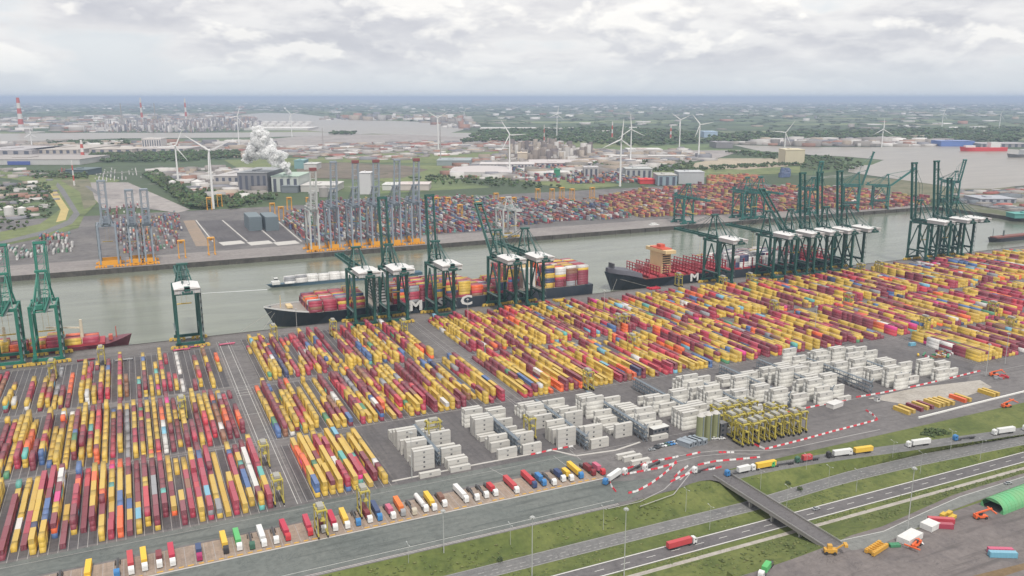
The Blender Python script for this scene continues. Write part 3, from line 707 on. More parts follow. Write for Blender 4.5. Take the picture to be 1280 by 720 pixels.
TP=[(73,'white',None,0,''),(110,'yellow','yellow',12.2,''),(147,'blue',None,0,''),(164,'white','red',12.2,''),(181,'white','yellow',12.2,''),(200,'white','dark red',6,''),(216,'white','crimson',12.2,''),
 (250,'magenta','dark blue',6,''),(283,'black','yellow',12.2,''),(300,'white','green',12.2,''),(316,'dark green',None,0,''),(330,'white','white',12.2,''),(346,'white',None,0,''),(360,'red','crimson',12.2,''),
 (389,'red','crimson',12.2,''),(406,'white','dark red',12.2,''),(420,'white','crimson',12.2,''),(435,'white','yellow',12.2,''),(449,'blue',None,0,''),(463,'white','dark red',12.2,''),(476,'blue','dark blue',12.2,''),
 (491,'white','pink',6,''),(505,'grey','orange',12.2,''),(518,'beige',None,0,''),(532,'white','white',12.2,'t'),(543,'white','yellow',12.2,''),(557,'white','brown',6,''),(583,'white','white',13.2,''),(597,'white',None,0,''),
 (609,'white',None,0,''),(620,'white','red',6,''),(645,'white','red',13.2,''),(669,'dark blue','red',13.2,''),(681,'blue','blue',6,''),(692,'white',None,0,''),(705,'white','dark blue',6,''),(714,'white','yellow',6,''),(727,'blue','yellow',13.2,''),
 (742,'dark red','dark red',6,''),(752,'red','pink',6,'')]
cols=[]
for k,(px,cab,load,ll_,tk) in enumerate(TP):
    py=720-(px-0)*(720-605)/740*1.0
    # cab front stands at Y=368
    X=None
    for _ in range(30):
        X,Y=G(px,py); 
        py+= (Y-369.5)*.25
    what=('%s %s'%(load,'tank trailer' if tk else ('box trailer' if ll_>7 else 'short container')) if load else 'empty chassis')
    truck('lorry with %s cab and %s, %s from left in truck park'%(cab,what,ordn(k)),X,376.5+random.uniform(-.9,1.1),R(random.uniform(-2.2,2.2)),cab,load,ll_ or 1,bool(tk))
def road_truck(px,py,z,head,cab,load,ll_,lab,grp='lorries on the approach road'):
    # head: photo direction of travel along the road, +1 towards right of the picture, -1 left ; road runs along X
    X,Y=G(px,py,z); t2=ev(up_b,X+8); t1=ev(up_b,X-8); a=math.atan2(t2[0]-t1[0],16) if z==0 and py<600 and px>900 else 0.
    return truck(lab,X,Y,a+(R(90) if head>0 else R(-90)),cab,load,ll_,z=z,grp=grp)
road_truck(852,683,-5,1,'white','red',13.4,'red box lorry with white cab driving right on the motorway')
RT=[(908,584,-1,'blue','white',8,'blue cab lorry with white tank body at the bridge head'),(944,580,-1,'white','yellow',13,'white cab lorry with long yellow container beside the green cab'),(972,578,-1,'green',None,0,'bright green cab lorry with empty chassis on the approach road'),
 (1003,573,-1,'dark green','red',6,'dark cab lorry with a short red container at its rear on the approach road'),(1040,566,-1,'black','white',12.2,'black cab lorry with white container on the approach road'),(1067,563,-1,'white','yellow',12.2,'white cab lorry with yellow container right of the black cab lorry'),
 (1138,553,-1,'white','white',13,'white lorry with white trailer alone on the approach road'),(1198,546,-1,'blue',None,0,'blue cab lorry with empty flat trailer on the approach road'),(1243,538,-1,'white','white',13,'white lorry near the right edge on the approach road'),(1276,531,-1,'white','white',13,'white lorry cut by the right edge of the photo')]
for px,py,h,c,l,L2,lab in RT:
    X,Y=G(px,py,0); t2=ev(up_b,X+8); t1=ev(up_b,X-8); a=math.atan2(t2[0]-t1[0],16); yc=(ev(up_b,X)[0]+ev(up_t,X)[0])/2
    truck(lab,X,yc,a+R(-90),c,l,L2 or 1,z=ev(up_b,X)[1],grp='lorries on the approach road')
QT=[(765,600,-62,'blue','white',12.2,'white trailer lorry with blue cab turning at the end of the truck park'),(790,588,-68,'white',None,0,'white cab lorry with empty chassis, left one queuing between barriers'),(815,583,-68,'white',None,0,'white cab lorry with empty chassis, right one queuing between barriers'),
 (880,588,-85,'white',None,0,'white cab lorry with empty chassis in the barrier lane by the bridge head'),(908,543,-90,'white','white',9,'small white lorry parked by the green silos')]
for px,py,a,c,l,L2,lab in QT:
    X,Y=G(px,py); truck(lab,X,Y,R(a),c,l,L2 or 1,grp='lorries queuing at the gate')
# ---------------------------------------------------------------- cars
def car(lab,px,py,rz,c,z=0.,proto={}):
    X,Y=G(px,py,z); 
    if c not in proto:
        t=empty('car'); m=paint('car_'+c,TC[c],.3,.1,.8)
        b=MB(); b.loft([[(-.88,y,.3),(.88,y,.3),(.9,y,zt*.8),(.8,y,zt),(-.8,y,zt),(-.9,y,zt*.8)] for y,zt in ((-2.2,.65),(-2.0,.85),(-.9,.95),(1.5,1.0),(2.1,.95),(2.2,.7))]); b.build('body',m,t)
        b=MB(); b.loft([[(-.8,-.95,.93),(.8,-.95,.93),(.8,1.6,.97),(-.8,1.6,.97)],[(-.62,-.3,1.42),(.62,-.3,1.42),(.62,1.1,1.44),(-.62,1.1,1.44)]]); b.build('cabin_glass',Mgl,t)
        b=MB(); b.box(-.62,.62,-.28,1.08,1.42,1.47); b.build('roof',m,t)
        for sx in (-1,1):
            for sy in (-1.35,1.35):
                w=MB(); w.cyl((sx*.7,sy,.32),(sx*.92,sy,.32),.32,n=10); w.build('wheel',Mty,t)
        proto[c]=t
    else: t=copy_tree(proto[c])
    t.location=(X,Y,z+.02); t.rotation_euler=(0,0,R(rz)); props(t,lab,'car'); return t
car('dark grey car driving on the motorway right of the bridge',1020,637,90,'grey',-5)
pc=['black','grey','white','dark green','blue','blue','white','black','grey']
for i,c in enumerate(pc): o=car('%s car, %s from the left in the small staff parking row by the racks'%(c,ordn(i)),822+i*3.6,559-i*.8,25,c); o['group']='parked staff cars'
for i,(px,py,c) in enumerate([(893,549,'white'),(902,549,'white'),(815,563,'grey'),(820,561,'black')]): car('%s car parked %s'%(c,['left of two below the silos','right of two below the silos','by the rack end, left','by the rack end, right'][i]),px,py,80,c)
car('white van parked between white storage boxes in the south yard',1148,680,60,'white'); car('grey car on the link road near the right edge',1260,605,80,'grey')
# ---------------------------------------------------------------- barriers
Mbr=paint('barrier_red',(.60,.04,.06),.55,.15); Mbw=paint('barrier_white',(.68,.67,.66),.55,.15)
def bar_mesh(m,L):
    b=MB(); b.loft([[(x,-.35,0),(x,.35,0),(x,.32,.22),(x,.16,.5),(x,.12,.95),(x,-.12,.95),(x,-.16,.5),(x,-.32,.22)] for x in (-L/2,L/2)]); return b.mesh('road_barrier',m)
BL={(c,L):bar_mesh(m,L) for c,m in (('red',Mbr),('white',Mbw)) for L in (1.95,2.9)}
BR=[([(956,562),(1000,551),(1040,540),(1075,531),(1097,525)],2.9,'in the long row beside the grass'),([(1097,525),(1090,518),(1082,513)],2.9,'in the short return at the corner'),
 ([(930,550),(956,562)],1.95,'in the short run left of the long row'),([(663,569),(690,563),(717,558)],2.9,'along the kerb below the white reefer stacks'),
 ([(1070,497),(1100,492),(1140,484)],1.95,'in the row nearside of the right reefer stacks'),([(1140,484),(1180,475),(1225,464)],1.95,'in the row right of the last reefer stacks'),
 ([(960,520),(1010,510),(1060,500)],1.95,'in the row behind the open paved square'),([(845,577),(838,586),(826,596),(812,606),(795,615),(785,617)],1.95,'in the curved row left of the queue lanes'),
 ([(778,594),(800,590),(822,586),(846,579)],1.95,'in the near row beside the two queuing lorries'),([(784,586),(800,582),(815,578),(838,573)],1.95,'in the far row beside the two queuing lorries'),
 ([(762,601),(764,608),(770,615)],1.95,'in the small curved row at the end of the truck park'),([(838,603),(850,597),(862,592),(872,587)],1.95,'in the near curved row beside the bridge approach'),
 ([(843,597),(850,590),(860,583)],1.95,'in the short inner row beside the bridge approach'),([(872,582),(895,577),(920,575),(950,572)],1.95,'in the far lane row leading to the bridge head'),
 ([(876,588),(890,587),(902,584)],1.95,'in the inner lane row near the blue cab lorry'),([(858,570),(875,566)],1.95,'in the separate short row north of the queue lanes'),
 ([(898,566),(918,566)],1.95,'in the second separate short row north of the queue lanes'),([(832,575),(848,571)],1.95,'in the bent short row north of the queuing lorries')]
for pts,L,lab in BR:
    W3=[Vector((*G(*p),.03)) for p in pts]; k=0; carry=0
    for a,b in zip(W3,W3[1:]):
        d=(b-a); n_=max(1,int(d.length/(L+.05))); ang=math.atan2(d.y,d.x)
        for i in range(n_):
            p=a+d*((i+.5)/n_); c=('red','white')[(k//(2 if L<2 else 1))%2]; k+=1
            link('road_barrier',BL[(c,L)],None,tuple(p),(0,0,ang),label='%s barrier, %s %s'%(c,ordn(k-1) if k<69 else 'one',lab),cat='barrier',group='red and white barriers %s'%lab)
# ---------------------------------------------------------------- lamp posts
Mlp=paint('galvanised_steel',(.42,.43,.42),.45,.2)
def lamp(lab,px,py,z,h,kind='street',proto={}):
    X,Y=G(px,py,z); k=(kind,h)
    if k not in proto:
        t=empty('street_lamp' if kind=='street' else 'floodlight_mast'); b=MB(); b.cyl((0,0,0),(0,0,h),.12 if kind=='street' else .26,.07 if kind=='street' else .14,n=8); b.build('pole',Mlp,t)
        if kind=='street':
            for s in (-1,1):
                b=MB(); b.beam((0,0,h),(0,s*1.8,h+.5),.1); b.build('arm',Mlp,t); b=MB(); b.box(-.18,.18,*sorted((s*1.6,s*2.5)),h+.42,h+.58); b.build('lamp_head',Mlp,t)
        else:
            b=MB(); b.cyl((0,0,h-1),(0,0,h-.7),.9,n=12); b.build('ring',Mlp,t)
            for q in range(8):
                a=q*math.pi/4; b=MB(); b.box(1.*math.cos(a)-.22,1.*math.cos(a)+.22,1.*math.sin(a)-.22,1.*math.sin(a)+.22,h-1.5,h-1.02); b.build('lamp_head',Mlp,t)
        proto[k]=t
    else: t=copy_tree(proto[k])
    t.location=(X,Y,z); props(t,lab,'lamp post','road lamps' if kind=='street' else 'tall floodlight masts'); return t
for i,(px,py) in enumerate([(511,712),(638,686),(754,664),(857,640),(887,662),(983,636),(950,615),(1007,595),(1035,610),(1070,615),(1115,577),(1150,592),(1188,563),(1225,575)]):
    lamp('slender steel road lamp, %s from the left along the roads'%ordn(i),px,py,-5 if px<1150 else -3,12.5)
for i,(px,py,h) in enumerate([(555,700,26),(665,720,30),(780,720,34),(1134,664,34)]):
    lamp('tall lattice-grey mast %s'%['in the grass left of the motorway','at the bottom edge below the lamp row','at the bottom edge beside the motorway','beside the link road by the storage boxes'][i],px,py,-5 if i<3 else 0,h,'mast')
for i,(px,py,h) in enumerate([(372,424,28),(585,410,28),(515,598,28),(1018,420,28),(1256,455,26),(755,395,26),(1232,470,26),(932,515,26)]):
    lamp('pale high mast floodlight on the terminal, %s from the left'%ordn(sorted([372,585,515,1018,1256,755,1232,932]).index(px)),px,py,0,h,'mast')
# ---------------------------------------------------------------- road bridge
t=empty('road_bridge',(284.5,300,0),0,'grey concrete road bridge crossing the motorway and access road','bridge')
b=MB(); b.box(-5.2,5.2,-42,41,-.9,0); b.build('deck',paint('bridge_concrete',(.30,.28,.26),.8,.35,.15),t)
b=MB(); b.box(-4.7,4.7,-42,41,0.02,.05); b.build('carriageway',M_mway,t)
for s in (-1,1):
    b=MB(); b.box(*sorted((s*5.2,s*4.85)),-42,41,.0,.95); b.build('parapet',paint('parapet_concrete',(.24,.225,.21),.8,.35,.2),t)
    rl_=MB(); 
    for y in range(-40,41,4): rl_.box(s*5.02-.04,s*5.02+.04,y-.04,y+.04,.95,1.35)
    rl_.beam((s*5.02,-41.5,1.35),(s*5.02,40.5,1.35),.1); rl_.build('handrail',Mlp,t)
for y in (-24,-4.5,12):
    for sx in (-3.4,3.4):
        b=MB(); b.box(sx-.6,sx+.6,y-.5,y+.5,-5.1,-1.6); b.build('pier',paint('pier_concrete',(.36,.345,.325),.8,.35,.2),t)
    b=MB(); b.box(-4.8,4.8,y-.7,y+.7,-1.7,-.9); b.build('pier_cap',_pm['pier_concrete'],t)
b=MB(); b.box(-5.6,5.6,40,42.5,-3.5,-.9); b.box(-5.6,5.6,-43,-41,-3.5,-.9); b.build('abutment',_pm['pier_concrete'],t)
# bridge approach curving back to the gate
ap=[(903,603),(912,596),(905,587),(880,586),(860,592),(838,608),(820,618),(845,612),(870,602),(888,600)]
flat('bridge_approach',[G(*p) for p in ap],.035,M_mway)
# ---------------------------------------------------------------- south yard
Mgn=paint('green_sheet_metal',(.12,.40,.18),.5,.5,.12,dcol=(.28,.30,.16))
X0,Y0=G(1254,644); t=empty('green_hangar',(X0,Y0,0),R(4),'long green barrel-roofed hangar with a dark open end at the right edge','hangar')
def arc(x,r0,h,n=14,w=12.):
    return [(x,w/2+w/2*math.cos(math.pi*i/n)*-1, h*math.sin(math.pi*i/n)**.8) for i in range(n+1)]
b=MB(); L_=60
ro=[arc(x,0,6.3) for x in np.linspace(0,L_,21)]; b.loft([[ (p[0],p[1],p[2]) for p in r_] for r_ in ro],closed=False,caps=False); b.build('roof',Mgn,t)
for k in range(20):
    q=MB(); pts=arc(1.5+k*3,0,6.36)
    for a,c in zip(pts,pts[1:]): q.beam(a,c,.25,.12)
    q.build('roof_rib',Mgn,t)
b=MB(); e=arc(.15,0,6.1); b.poly([(.15,p[1],p[2]) for p in e[:3]]+[(.15,2.1,0)]); b.poly([(.15,p[1],p[2]) for p in e[-3:]]+[(.15,9.9,0)]); b.poly([(.15,p[1],p[2]) for p in e[2:-2]]+[(.15,9.8,4.6),(.15,2.2,4.6)]); b.build('gable',Mgn,t)
b=MB(); b.poly([(L_-.1,p[1],p[2]) for p in arc(0,0,6.2)]); b.build('back_wall',Mgn,t)
def smallbox(name,lab,cat,px,py,L,W_,H2,rz,c,n_=1,col2=None):
    X,Y=G(px,py); b=MB(); b.box(-L/2+.05,L/2-.05,-W_/2+.05,W_/2-.05,.1,H2-.05)
    for sx in (-1,1):
        for sy in (-1,1): b.box(*sorted((sx*L/2,sx*(L/2-.2))),*sorted((sy*W_/2,sy*(W_/2-.2))),0,H2)
    for i in range(int(L/1.3)):
        x=-L/2+.7+i*1.3; b.box(x-.18,x+.18,-W_/2+.0,W_/2-.0,.2,H2-.02)
    return b.build(name,paint(cat.replace(' ','_')+'_'+c.replace(' ','_'),CC.get(c,TC.get(c,(.5,.5,.5))),.6,.45,.4),None,(X,Y,.02),(0,0,R(rz)),label=lab,cat=cat)
smallbox('storage_tent','large pale grey storage box behind the orange forklift','storage box',1137,675,13,6,3.,12,'white')
smallbox('storage_tent','smaller pale storage box right of the large pale one','storage box',1162,660,7.5,6,3.,10,'white')
smallbox('shipping_container','dark red container behind the smaller pale storage box','container',1176,653,12.2,2.5,2.6,-32,'red')
smallbox('shipping_container','dark red container beside the row of yellow skips','container',1180,660,8,2.5,2.6,-32,'crimson')
smallbox('shipping_container','blue container standing alone near the right edge','container',1253,696,12.2,2.5,2.7,-28,'light blue')
smallbox('shipping_container','red container tight behind the lone blue container','container',1250,691,11,2.3,2.5,-28,'pink')
smallbox('skip','green open skip between yellow container and white van','skip',1118,683,5,2.5,1.4,-20,'green')
for i,(px,py) in enumerate([(1179,645),(1186,643),(1191,648),(1186,651)]): smallbox('skip','tan skip, %s in the loose group by the orange forklift'%ordn(i),'skip',px,py,4,2.1,1.6,15,'yellow')
X,Y=G(1095,688); t=empty('yellow_equipment',(X,Y,.02),R(14),'yellow folded spreader frames lying beside the green skip','spreader')
b=MB(); b.box(-6.5,6.5,-2.5,-1.2,.3,2.2); b.box(-6.3,6.7,1.0,2.4,.3,2.0); b.build('side_frame',paint('ochre_yellow',(.60,.33,.05),.5,.4,.5),t); b=MB(); b.box(-5.6,5.4,-1.2,1.,.5,1.5)
for i in range(6): b.box(-5.5+i*2,-5.1+i*2,-2.2,2.2,1.5,2.4)
b.build('cross_frame',_pm['ochre_yellow'],t)
X,Y=G(1037,692); t=empty('yellow_digger',(X,Y,.02),R(60),'yellow loader with raised arm at the foot of the bridge','loader')
b=MB(); b.box(-1.3,1.3,-3,2.6,.9,2.6); b.box(-.9,.9,-.8,1.2,2.6,4.6); b.build('body',_pm['ochre_yellow'],t); b=MB(); b.beam((0,-2,2),(0,-6,5),.6); b.box(-1.5,1.5,-7.5,-6,4.2,5.4); b.build('arm',_pm['ochre_yellow'],t)
for sx in (-1.3,1.3):
    for sy in (-2,1.8): w=MB(); w.cyl((sx-.3,sy,.8),(sx+.3,sy,.8),.8,n=12); w.build('wheel',Mty,t)
Mor=paint('forklift_orange',(.75,.14,.04),.4,.25,.6)
def forklift(lab,px,py,rz,boom=True,m=None,z=0.):
    X,Y=G(px,py,z); t=empty('reach_stacker',(X,Y,z+.02),R(rz),lab,'reach stacker'); m=m or Mor
    b=MB(); b.box(-1.5,1.5,-3.6,4,.9,2.2); b.box(-1.6,1.6,2.4,4.4,.8,3.0); b.build('body',m,t)
    b=MB(); b.box(-.8,.8,-.4,1.4,2.2,4.0); b.build('cab',Mgl,t)
    b=MB(); b.beam((0,3.6,3.6),(0,-6.5,6.5 if boom else 3.2),.8,.9); b.build('boom',m,t)
    b=MB(); b.box(-4.5,4.5,-7.0,-6.2,(5 if boom else 2),(5.6 if boom else 2.6)); b.build('spreader',m,t); t.scale=(.8,.8,.8)
    for sx in (-1.5,1.5):
        for sy in (-2.6,2.6): w=MB(); w.cyl((sx-.4,sy,.9),(sx+.4,sy,.9),.9,n=12); w.build('wheel',Mty,t)
    return t
forklift('orange forklift beside the large pale storage box',1145,683,-70,False); forklift('orange reach stacker left of the green hangar',1226,648,70); forklift('red reach stacker on the paving below the brown and teal stacks',1243,470,60)
forklift('red reach stacker by the white barrier at the right edge',1258,509,80)
X,Y=G(958,714,0); truck('white and green cement lorry at the bottom edge of the yard',X,Y,R(-60),'white','green',6,grp='lorries in the south yard')
# containers on the paved strip at the right (own look and place)
SC=[(1127,509,'yellow'),(1133,507,'yellow'),(1143,505,'maroon'),(1150,503,'yellow'),(1156,502,'maroon'),(1165,500,'yellow'),(1170,499,'yellow'),(1176,498,'yellow'),(1182,497,'yellow'),(1197,494,'orange'),(1203,493,'yellow'),(1233,487,'yellow'),(1238,486,'yellow')]
for i,(px,py,c) in enumerate(SC):
    X,Y=G(px,py+6); link('shipping_container',cmesh(12.19,c),None,(X,Y,.03),(0,0,R(2)),label='%s container, %s from the left in the short rows by the white barrier'%(c,ordn(i)),cat='container',group='short container rows by the white barrier')
X,Y=G(1140,432); link('shipping_container',cmesh(6.06,'light blue'),None,(X,Y,.03),(0,0,1.5),label='bright blue tank container alone on the paving beyond the reefers',cat='container')
def heap(lab,px,py,c,n_,s):
    X,Y=G(px,py); t=empty('scrap_pile',(X,Y,.02),0,lab,'pile')
    for i in range(n_):
        b=MB(); a=random.uniform(0,3.1); x=random.uniform(-s,s); y=random.uniform(-s*.4,s*.4); l=random.uniform(1,3); b.beam((x-l*math.cos(a),y-l*math.sin(a),random.uniform(.3,1)),(x+l*math.cos(a),y+l*math.sin(a),random.uniform(.4,2)),random.uniform(.8,1.8)); b.build('crate',paint('crate_'+c[i%len(c)],CC[c[i%len(c)]],.6,.3),t)
heap('heap of mixed coloured flat racks with green sheets by the right rows',1172,445,['brown','white','green','yellow','maroon'],26,16)
heap('small heap of red and brown parts right of the green sheets',1250,472,['red','brown','maroon','grey'],9,6)
# silos and gate buildings
Msl=paint('silo_green_grey',(.235,.25,.13),.6,.3,.2)
X,Y=G(882,552); 
for i in range(3):
    t=empty('silo',(X-2+i*5.6,Y+3,0),0,'olive green silo with pale cap, %s of three beside the small office'%['left','middle','right'][i],'silo','three silos')
    b=MB(); b.cyl((0,0,.0),(0,0,16),2.6,n=20); b.build('body',Msl,t,smooth=False); b=MB(); b.cyl((0,0,16),(0,0,17.5),2.7,1.2,n=20); b.build('cap',M_light,t); b=MB(); b.box(-.25,.25,-2.95,-2.65,0,16.5); b.build('ladder',Mrk,t)
def hut(lab,px,py,L,W_,H2,rz,c,roof=(.2,.2,.21)):
    X,Y=G(px,py); t=empty('site_office',(X,Y,0),R(rz),lab,'building'); b=MB(); b.box(-L/2,L/2,-W_/2,W_/2,0,H2); b.build('wall',paint('office_wall_%d'%int(c[0]*1000),c,.6,.3,.3),t)
    b=MB(); b.box(-L/2-.2,L/2+.2,-W_/2-.2,W_/2+.2,H2,H2+.3); b.build('roof',paint('office_roof_%d'%int(roof[0]*1000),roof,.7,.3,.3),t)
    for f in range(int(H2/3)):
        for i in range(int(L/3)):
            b=MB(); b.box(-L/2+.8+i*3,-L/2+2.4+i*3,-W_/2-.06,-W_/2+.02,f*3+1,f*3+2.3); b.build('window',Mgl,t)
    return t
hut('dark three-storey site office with white roof beside the parked cars',823,545,12,5,6.2,4,(.10,.10,.11),(.6,.6,.58)); hut('small blue-grey gate office right of the silos',902,545,5,4,9,0,(.10,.13,.18))
for i,(px,py) in enumerate([(862,552),(868,551),(874,550),(856,554)]): hut('low grey cabin %s in the stack of cabins below the silos'%ordn(i),px,py+3,4,9,3,20,(.25,.28,.31),(.28,.32,.36))
hut('two small pale cabins on the barrier corner by the paved square',1043,508,11,6,2.8,10,(.62,.60,.58),(.62,.61,.6)); hut('small white gatehouse at the corner of the barriers',1096,501,3,3,3,0,(.65,.64,.62))
# ---------------------------------------------------------------- shrubs
M_leaf=attr_mat('leafage',.9,.15,2.)
Mbark=paint('bark',(.10,.075,.05),.9,.3)
def tree(lab,X,Y,z,h,r,c=(.06,.09,.03),n_=260,cat='shrub'):
    t=empty('shrub' if cat=='shrub' else 'tree',(X,Y,z),0,lab,cat); b=MB(); b.cyl((0,0,0),(0,0,h*.6),h*.04,h*.015,n=6)
    for k in range(5):
        a=k*1.25; b.beam((0,0,h*(.2+.07*k)),(r*.6*math.cos(a),r*.6*math.sin(a),h*(.45+.1*k)),h*.02)
    b.build('trunk',Mbark,t)
    d=RNG.normal(size=(n_,3)); d/=np.linalg.norm(d,axis=1)[:,None]; rad=RNG.uniform(.35,1,n_)**.6
    Pp=d*rad[:,None]*np.array([r,r,h*.42])*(1+.3*np.sin(d[:,:1]*7+d[:,1:2]*5))+np.array([0,0,h*.58])
    me=leaves_mesh('crown',Pp,RNG.uniform(.05,.12,(n_,3))*r+.12,np.array(c)[None]*RNG.uniform(.6,1.5,(n_,1)),M_leaf); link('crown',me,t); return t
for i,(px,py,h,r) in enumerate([(1160,545,3,4.5),(1168,543,4,5.5),(1178,542,3,4)]):
    X,Y=G(px,py,-1); tree('low dark shrub, %s of three on the verge by the approach road'%['left','middle','right'][i],X,Y,-2,h,r)
for i,(px,py) in enumerate([(955,592),(978,590),(985,605),(1000,612),(625,700),(648,676)]):
    X,Y=G(px,py,-4); tree('small thin bush on the grass bank, %s from the left'%ordn([625,648,955,978,985,1000].index(px)),X,Y,-4.6,2.2,1.6,n_=70)
# ---------------------------------------------------------------- ship-to-shore cranes (local +y = water)
Mgr=paint('crane_green',(.020,.095,.080),.5,.35,.2); Mgb=paint('crane_bright_green',(.022,.175,.125),.5,.35,.2); Mgy=paint('crane_blue_grey',(.27,.31,.36),.5,.3,.2); Mwg=paint('crane_pale_grey',(.50,.51,.50),.5,.3,.2)
Mft=paint('far_crane_teal',(.04,.17,.15),.5,.3,.2)
Mhr=paint('machinery_roof_white',(.68,.67,.66),.5,.25,.3); Mby=paint('bogie_yellow',(.62,.43,.08),.6,.4,.5); Mbo=paint('bogie_orange',(.78,.35,.03),.6,.2,.3); Mcg=paint('catwalk_grey',(.12,.15,.15),.6,.3)
_cr={}
def crane(lab,x,y,rz=0.,state=0.,mat=Mgr,bog=Mby,w=18.,g=27.,hg=50.,ha=77.,out=62.,back=25.,house=True,tip=None,roof=None,group='green quay cranes along the near quay'):
    key=(round(state,2),mat.name,w,g,hg,ha,out,house,bog.name)
    if key in _cr:
        t=copy_tree(_cr[key]); t.location=(x,y,.014); t.rotation_euler=(0,0,rz); props(t,lab,'crane',group); return t
    t=empty('quay_crane',(x,y,.014),rz,lab,'crane',group); _cr[key]=t
    hx=w/2; gy=g/2
    for sx in (-1,1):
        for sy in (-1,1):
            b=MB(); b.box(sx*hx-1.05,sx*hx+1.05,sy*gy-1.25,sy*gy+1.25,4.2,hg+1.4); b.build('leg',mat,t)
            b=MB()
            for k in range(4):
                cx=sx*hx+(k-1.5)*3.5; b.box(cx-1.2,cx+1.2,sy*gy-1.0,sy*gy+1.0,.5,2.3); b.cyl((cx-.8,sy*gy-.4,.45),(cx-.8,sy*gy+.4,.45),.42,n=8)
            b.box(sx*hx-5.8,sx*hx+5.8,sy*gy-.7,sy*gy+.7,2.3,3.1); b.build('wheel_bogie',bog,t)
    for sy in (-1,1):
        b=MB(); b.box(-hx-2.5,hx+2.5,sy*gy-.9,sy*gy+.9,3.1,5.4 if bog is not Mbo else 8.5); b.build('sill_beam',mat if bog is not Mbo else bog,t)
        b=MB(); b.box(-hx-.8,hx+.8,sy*gy-.8,sy*gy+.8,hg-1.2,hg+1.2); b.build('top_cross_beam',mat,t)
    for sx in (-1,1):
        b=MB(); b.box(sx*hx-.7,sx*hx+.7,-gy+1,gy-1,14.,16.); b.build('portal_beam',mat,t)
        b=MB(); b.beam((sx*hx,-gy,16),(sx*hx,2,hg-3),1.1); b.beam((sx*hx,gy,16),(sx*hx,2,hg-3),1.1); b.beam((sx*hx,0,16),(sx*hx,-gy,5),.8); b.beam((sx*hx,0,16),(sx*hx,gy,5),.8); b.build('diagonal_brace',mat,t)
        b=MB(); b.box(sx*hx-.55,sx*hx+.55,-gy,gy,hg-1.0,hg+.9); b.build('side_top_beam',mat,t)
    b=MB()                                           # girder, twin box beams with ties
    for sx in (-3.4,3.4): b.box(sx-.65,sx+.65,-gy-back,gy+4,hg+1.3,hg+3.6)
    k=-gy-back+1
    while k<gy+3: b.box(-3.3,3.3,k-.3,k+.3,hg+1.6,hg+2.6); k+=7
    b.build('girder',mat,t)
    b=MB()
    for sx in (-4.6,4.6): b.box(sx-.5,sx+.5,-gy-back,gy+4,hg+1.4,hg+1.6)
    b.build('walkway',Mcg,t)
    # A-frame
    b=MB(); ay=gy-3
    for sx in (-1,1):
        b.beam((sx*hx*.75,gy,hg+1),(sx*2.6,ay,ha),1.1); b.beam((sx*hx*.75,-gy+6,hg+1),(sx*2.6,ay-1,ha),.8)
        b.beam((sx*4.5,gy-1,hg+12),(sx*4.8,4.,hg+12),.5)
    for q in (.35,.7): b.box(-hx*.75*(1-q)-2.6*q,hx*.75*(1-q)+2.6*q,gy-3*q-.3,gy-3*q+.3,hg+(ha-hg)*q,hg+(ha-hg)*q+.8)
    b.beam((-hx*.7,gy-.4,hg+2),(hx*.42,gy-1,hg+(ha-hg)*.35),.35); b.beam((hx*.7,gy-.4,hg+2),(-hx*.42,gy-1,hg+(ha-hg)*.35),.35)
    b.box(-4.5,4.5,ay-2.2,ay+1.6,ha-.3,ha+1.3); b.build('a_frame',mat,t)
    if house:
        b=MB(); b.box(-hx-.3,hx+.3,-gy-22,-gy+3,hg+1.6,hg+5.4); b.box(-hx-.1,hx+.1,-gy-21.5,-gy+2.5,hg+.4,hg+1.6,1); b.build('machinery_house',[paint('machinery_wall_white',(.50,.50,.50),.6,.35,.3),mat],t)
        b=MB(); 
        b.loft([[(-hx-.9,yy,hg+5.4),(hx+.9,yy,hg+5.4),(hx+.9,yy,hg+5.8),(hx*.5,yy,hg+6.9),(-hx*.5,yy,hg+6.9),(-hx-.9,yy,hg+5.8)] for yy in (-gy-23,-gy+4)])
        for k in range(7): b.box(-hx-.5+k*(w+1)/6-.12,-hx-.5+k*(w+1)/6+.12,-gy-22.1,-gy-22.0,hg+1.3,hg+5.4)
        b.build('house_roof',roof or Mhr,t)
    b=MB(); b.box(-2.2,2.2,-gy-back+2,-gy-back+6,hg+3.6,hg+7); b.build('rear_winch_house',mat,t)
    # boom hinged at the waterside
    b=MB()
    for sx in (-3.4,3.4):
        b.box(sx-.6,sx+.6,0,out,-1.1,1.1)
    k=2.
    while k<out: b.box(-3.3,3.3,k-.25,k+.25,-.6,.5); b.beam((-3.3,k,0),(3.3,min(out,k+8.),0),.25); k+=8.
    b.box(-4.6,4.6,out-1.8,out+.4,-1.6,1.5)
    for sx in (-4.6,4.6): b.box(sx-.4,sx+.4,0,out,-1.0,-.8)
    bo=b.build('boom',mat,t,(0,gy+4,hg+2.5),(R(state),0,0))
    for sx in (-2.6,2.6):
        for f in (.42,.85): sb=MB(); sb.beam((sx,out*f,1.),(sx,out*f,4.),.6); sb.build('stay_bracket',mat,bo)
    def bp(f): a=R(state); return Vector((0,gy+4+out*f*math.cos(a)-1*math.sin(a),hg+2.5+out*f*math.sin(a)+1*math.cos(a)))
    b=MB()
    for sx in (-2.6,2.6):
        top=Vector((sx,ay,ha+.8))
        for f in (.42,.88):
            p=bp(f); p.x=sx
            if state>70: 
                mid=Vector((sx,(top.y+p.y)/2-1.0*f*6,(top.z+p.z)/2)); b.beam(top,mid,.28); b.beam(mid,p,.28)
            else: b.beam(top,p,.32)
        b.beam(top,(sx,-gy-back+3,hg+3.6),.32); b.beam(top,(sx,-gy+1,hg+3.6),.35)
    b.build('tie_rod',mat,t)
    # trolley, cab and spreader
    b=MB(); ty=-2. if state>10 else gy+18
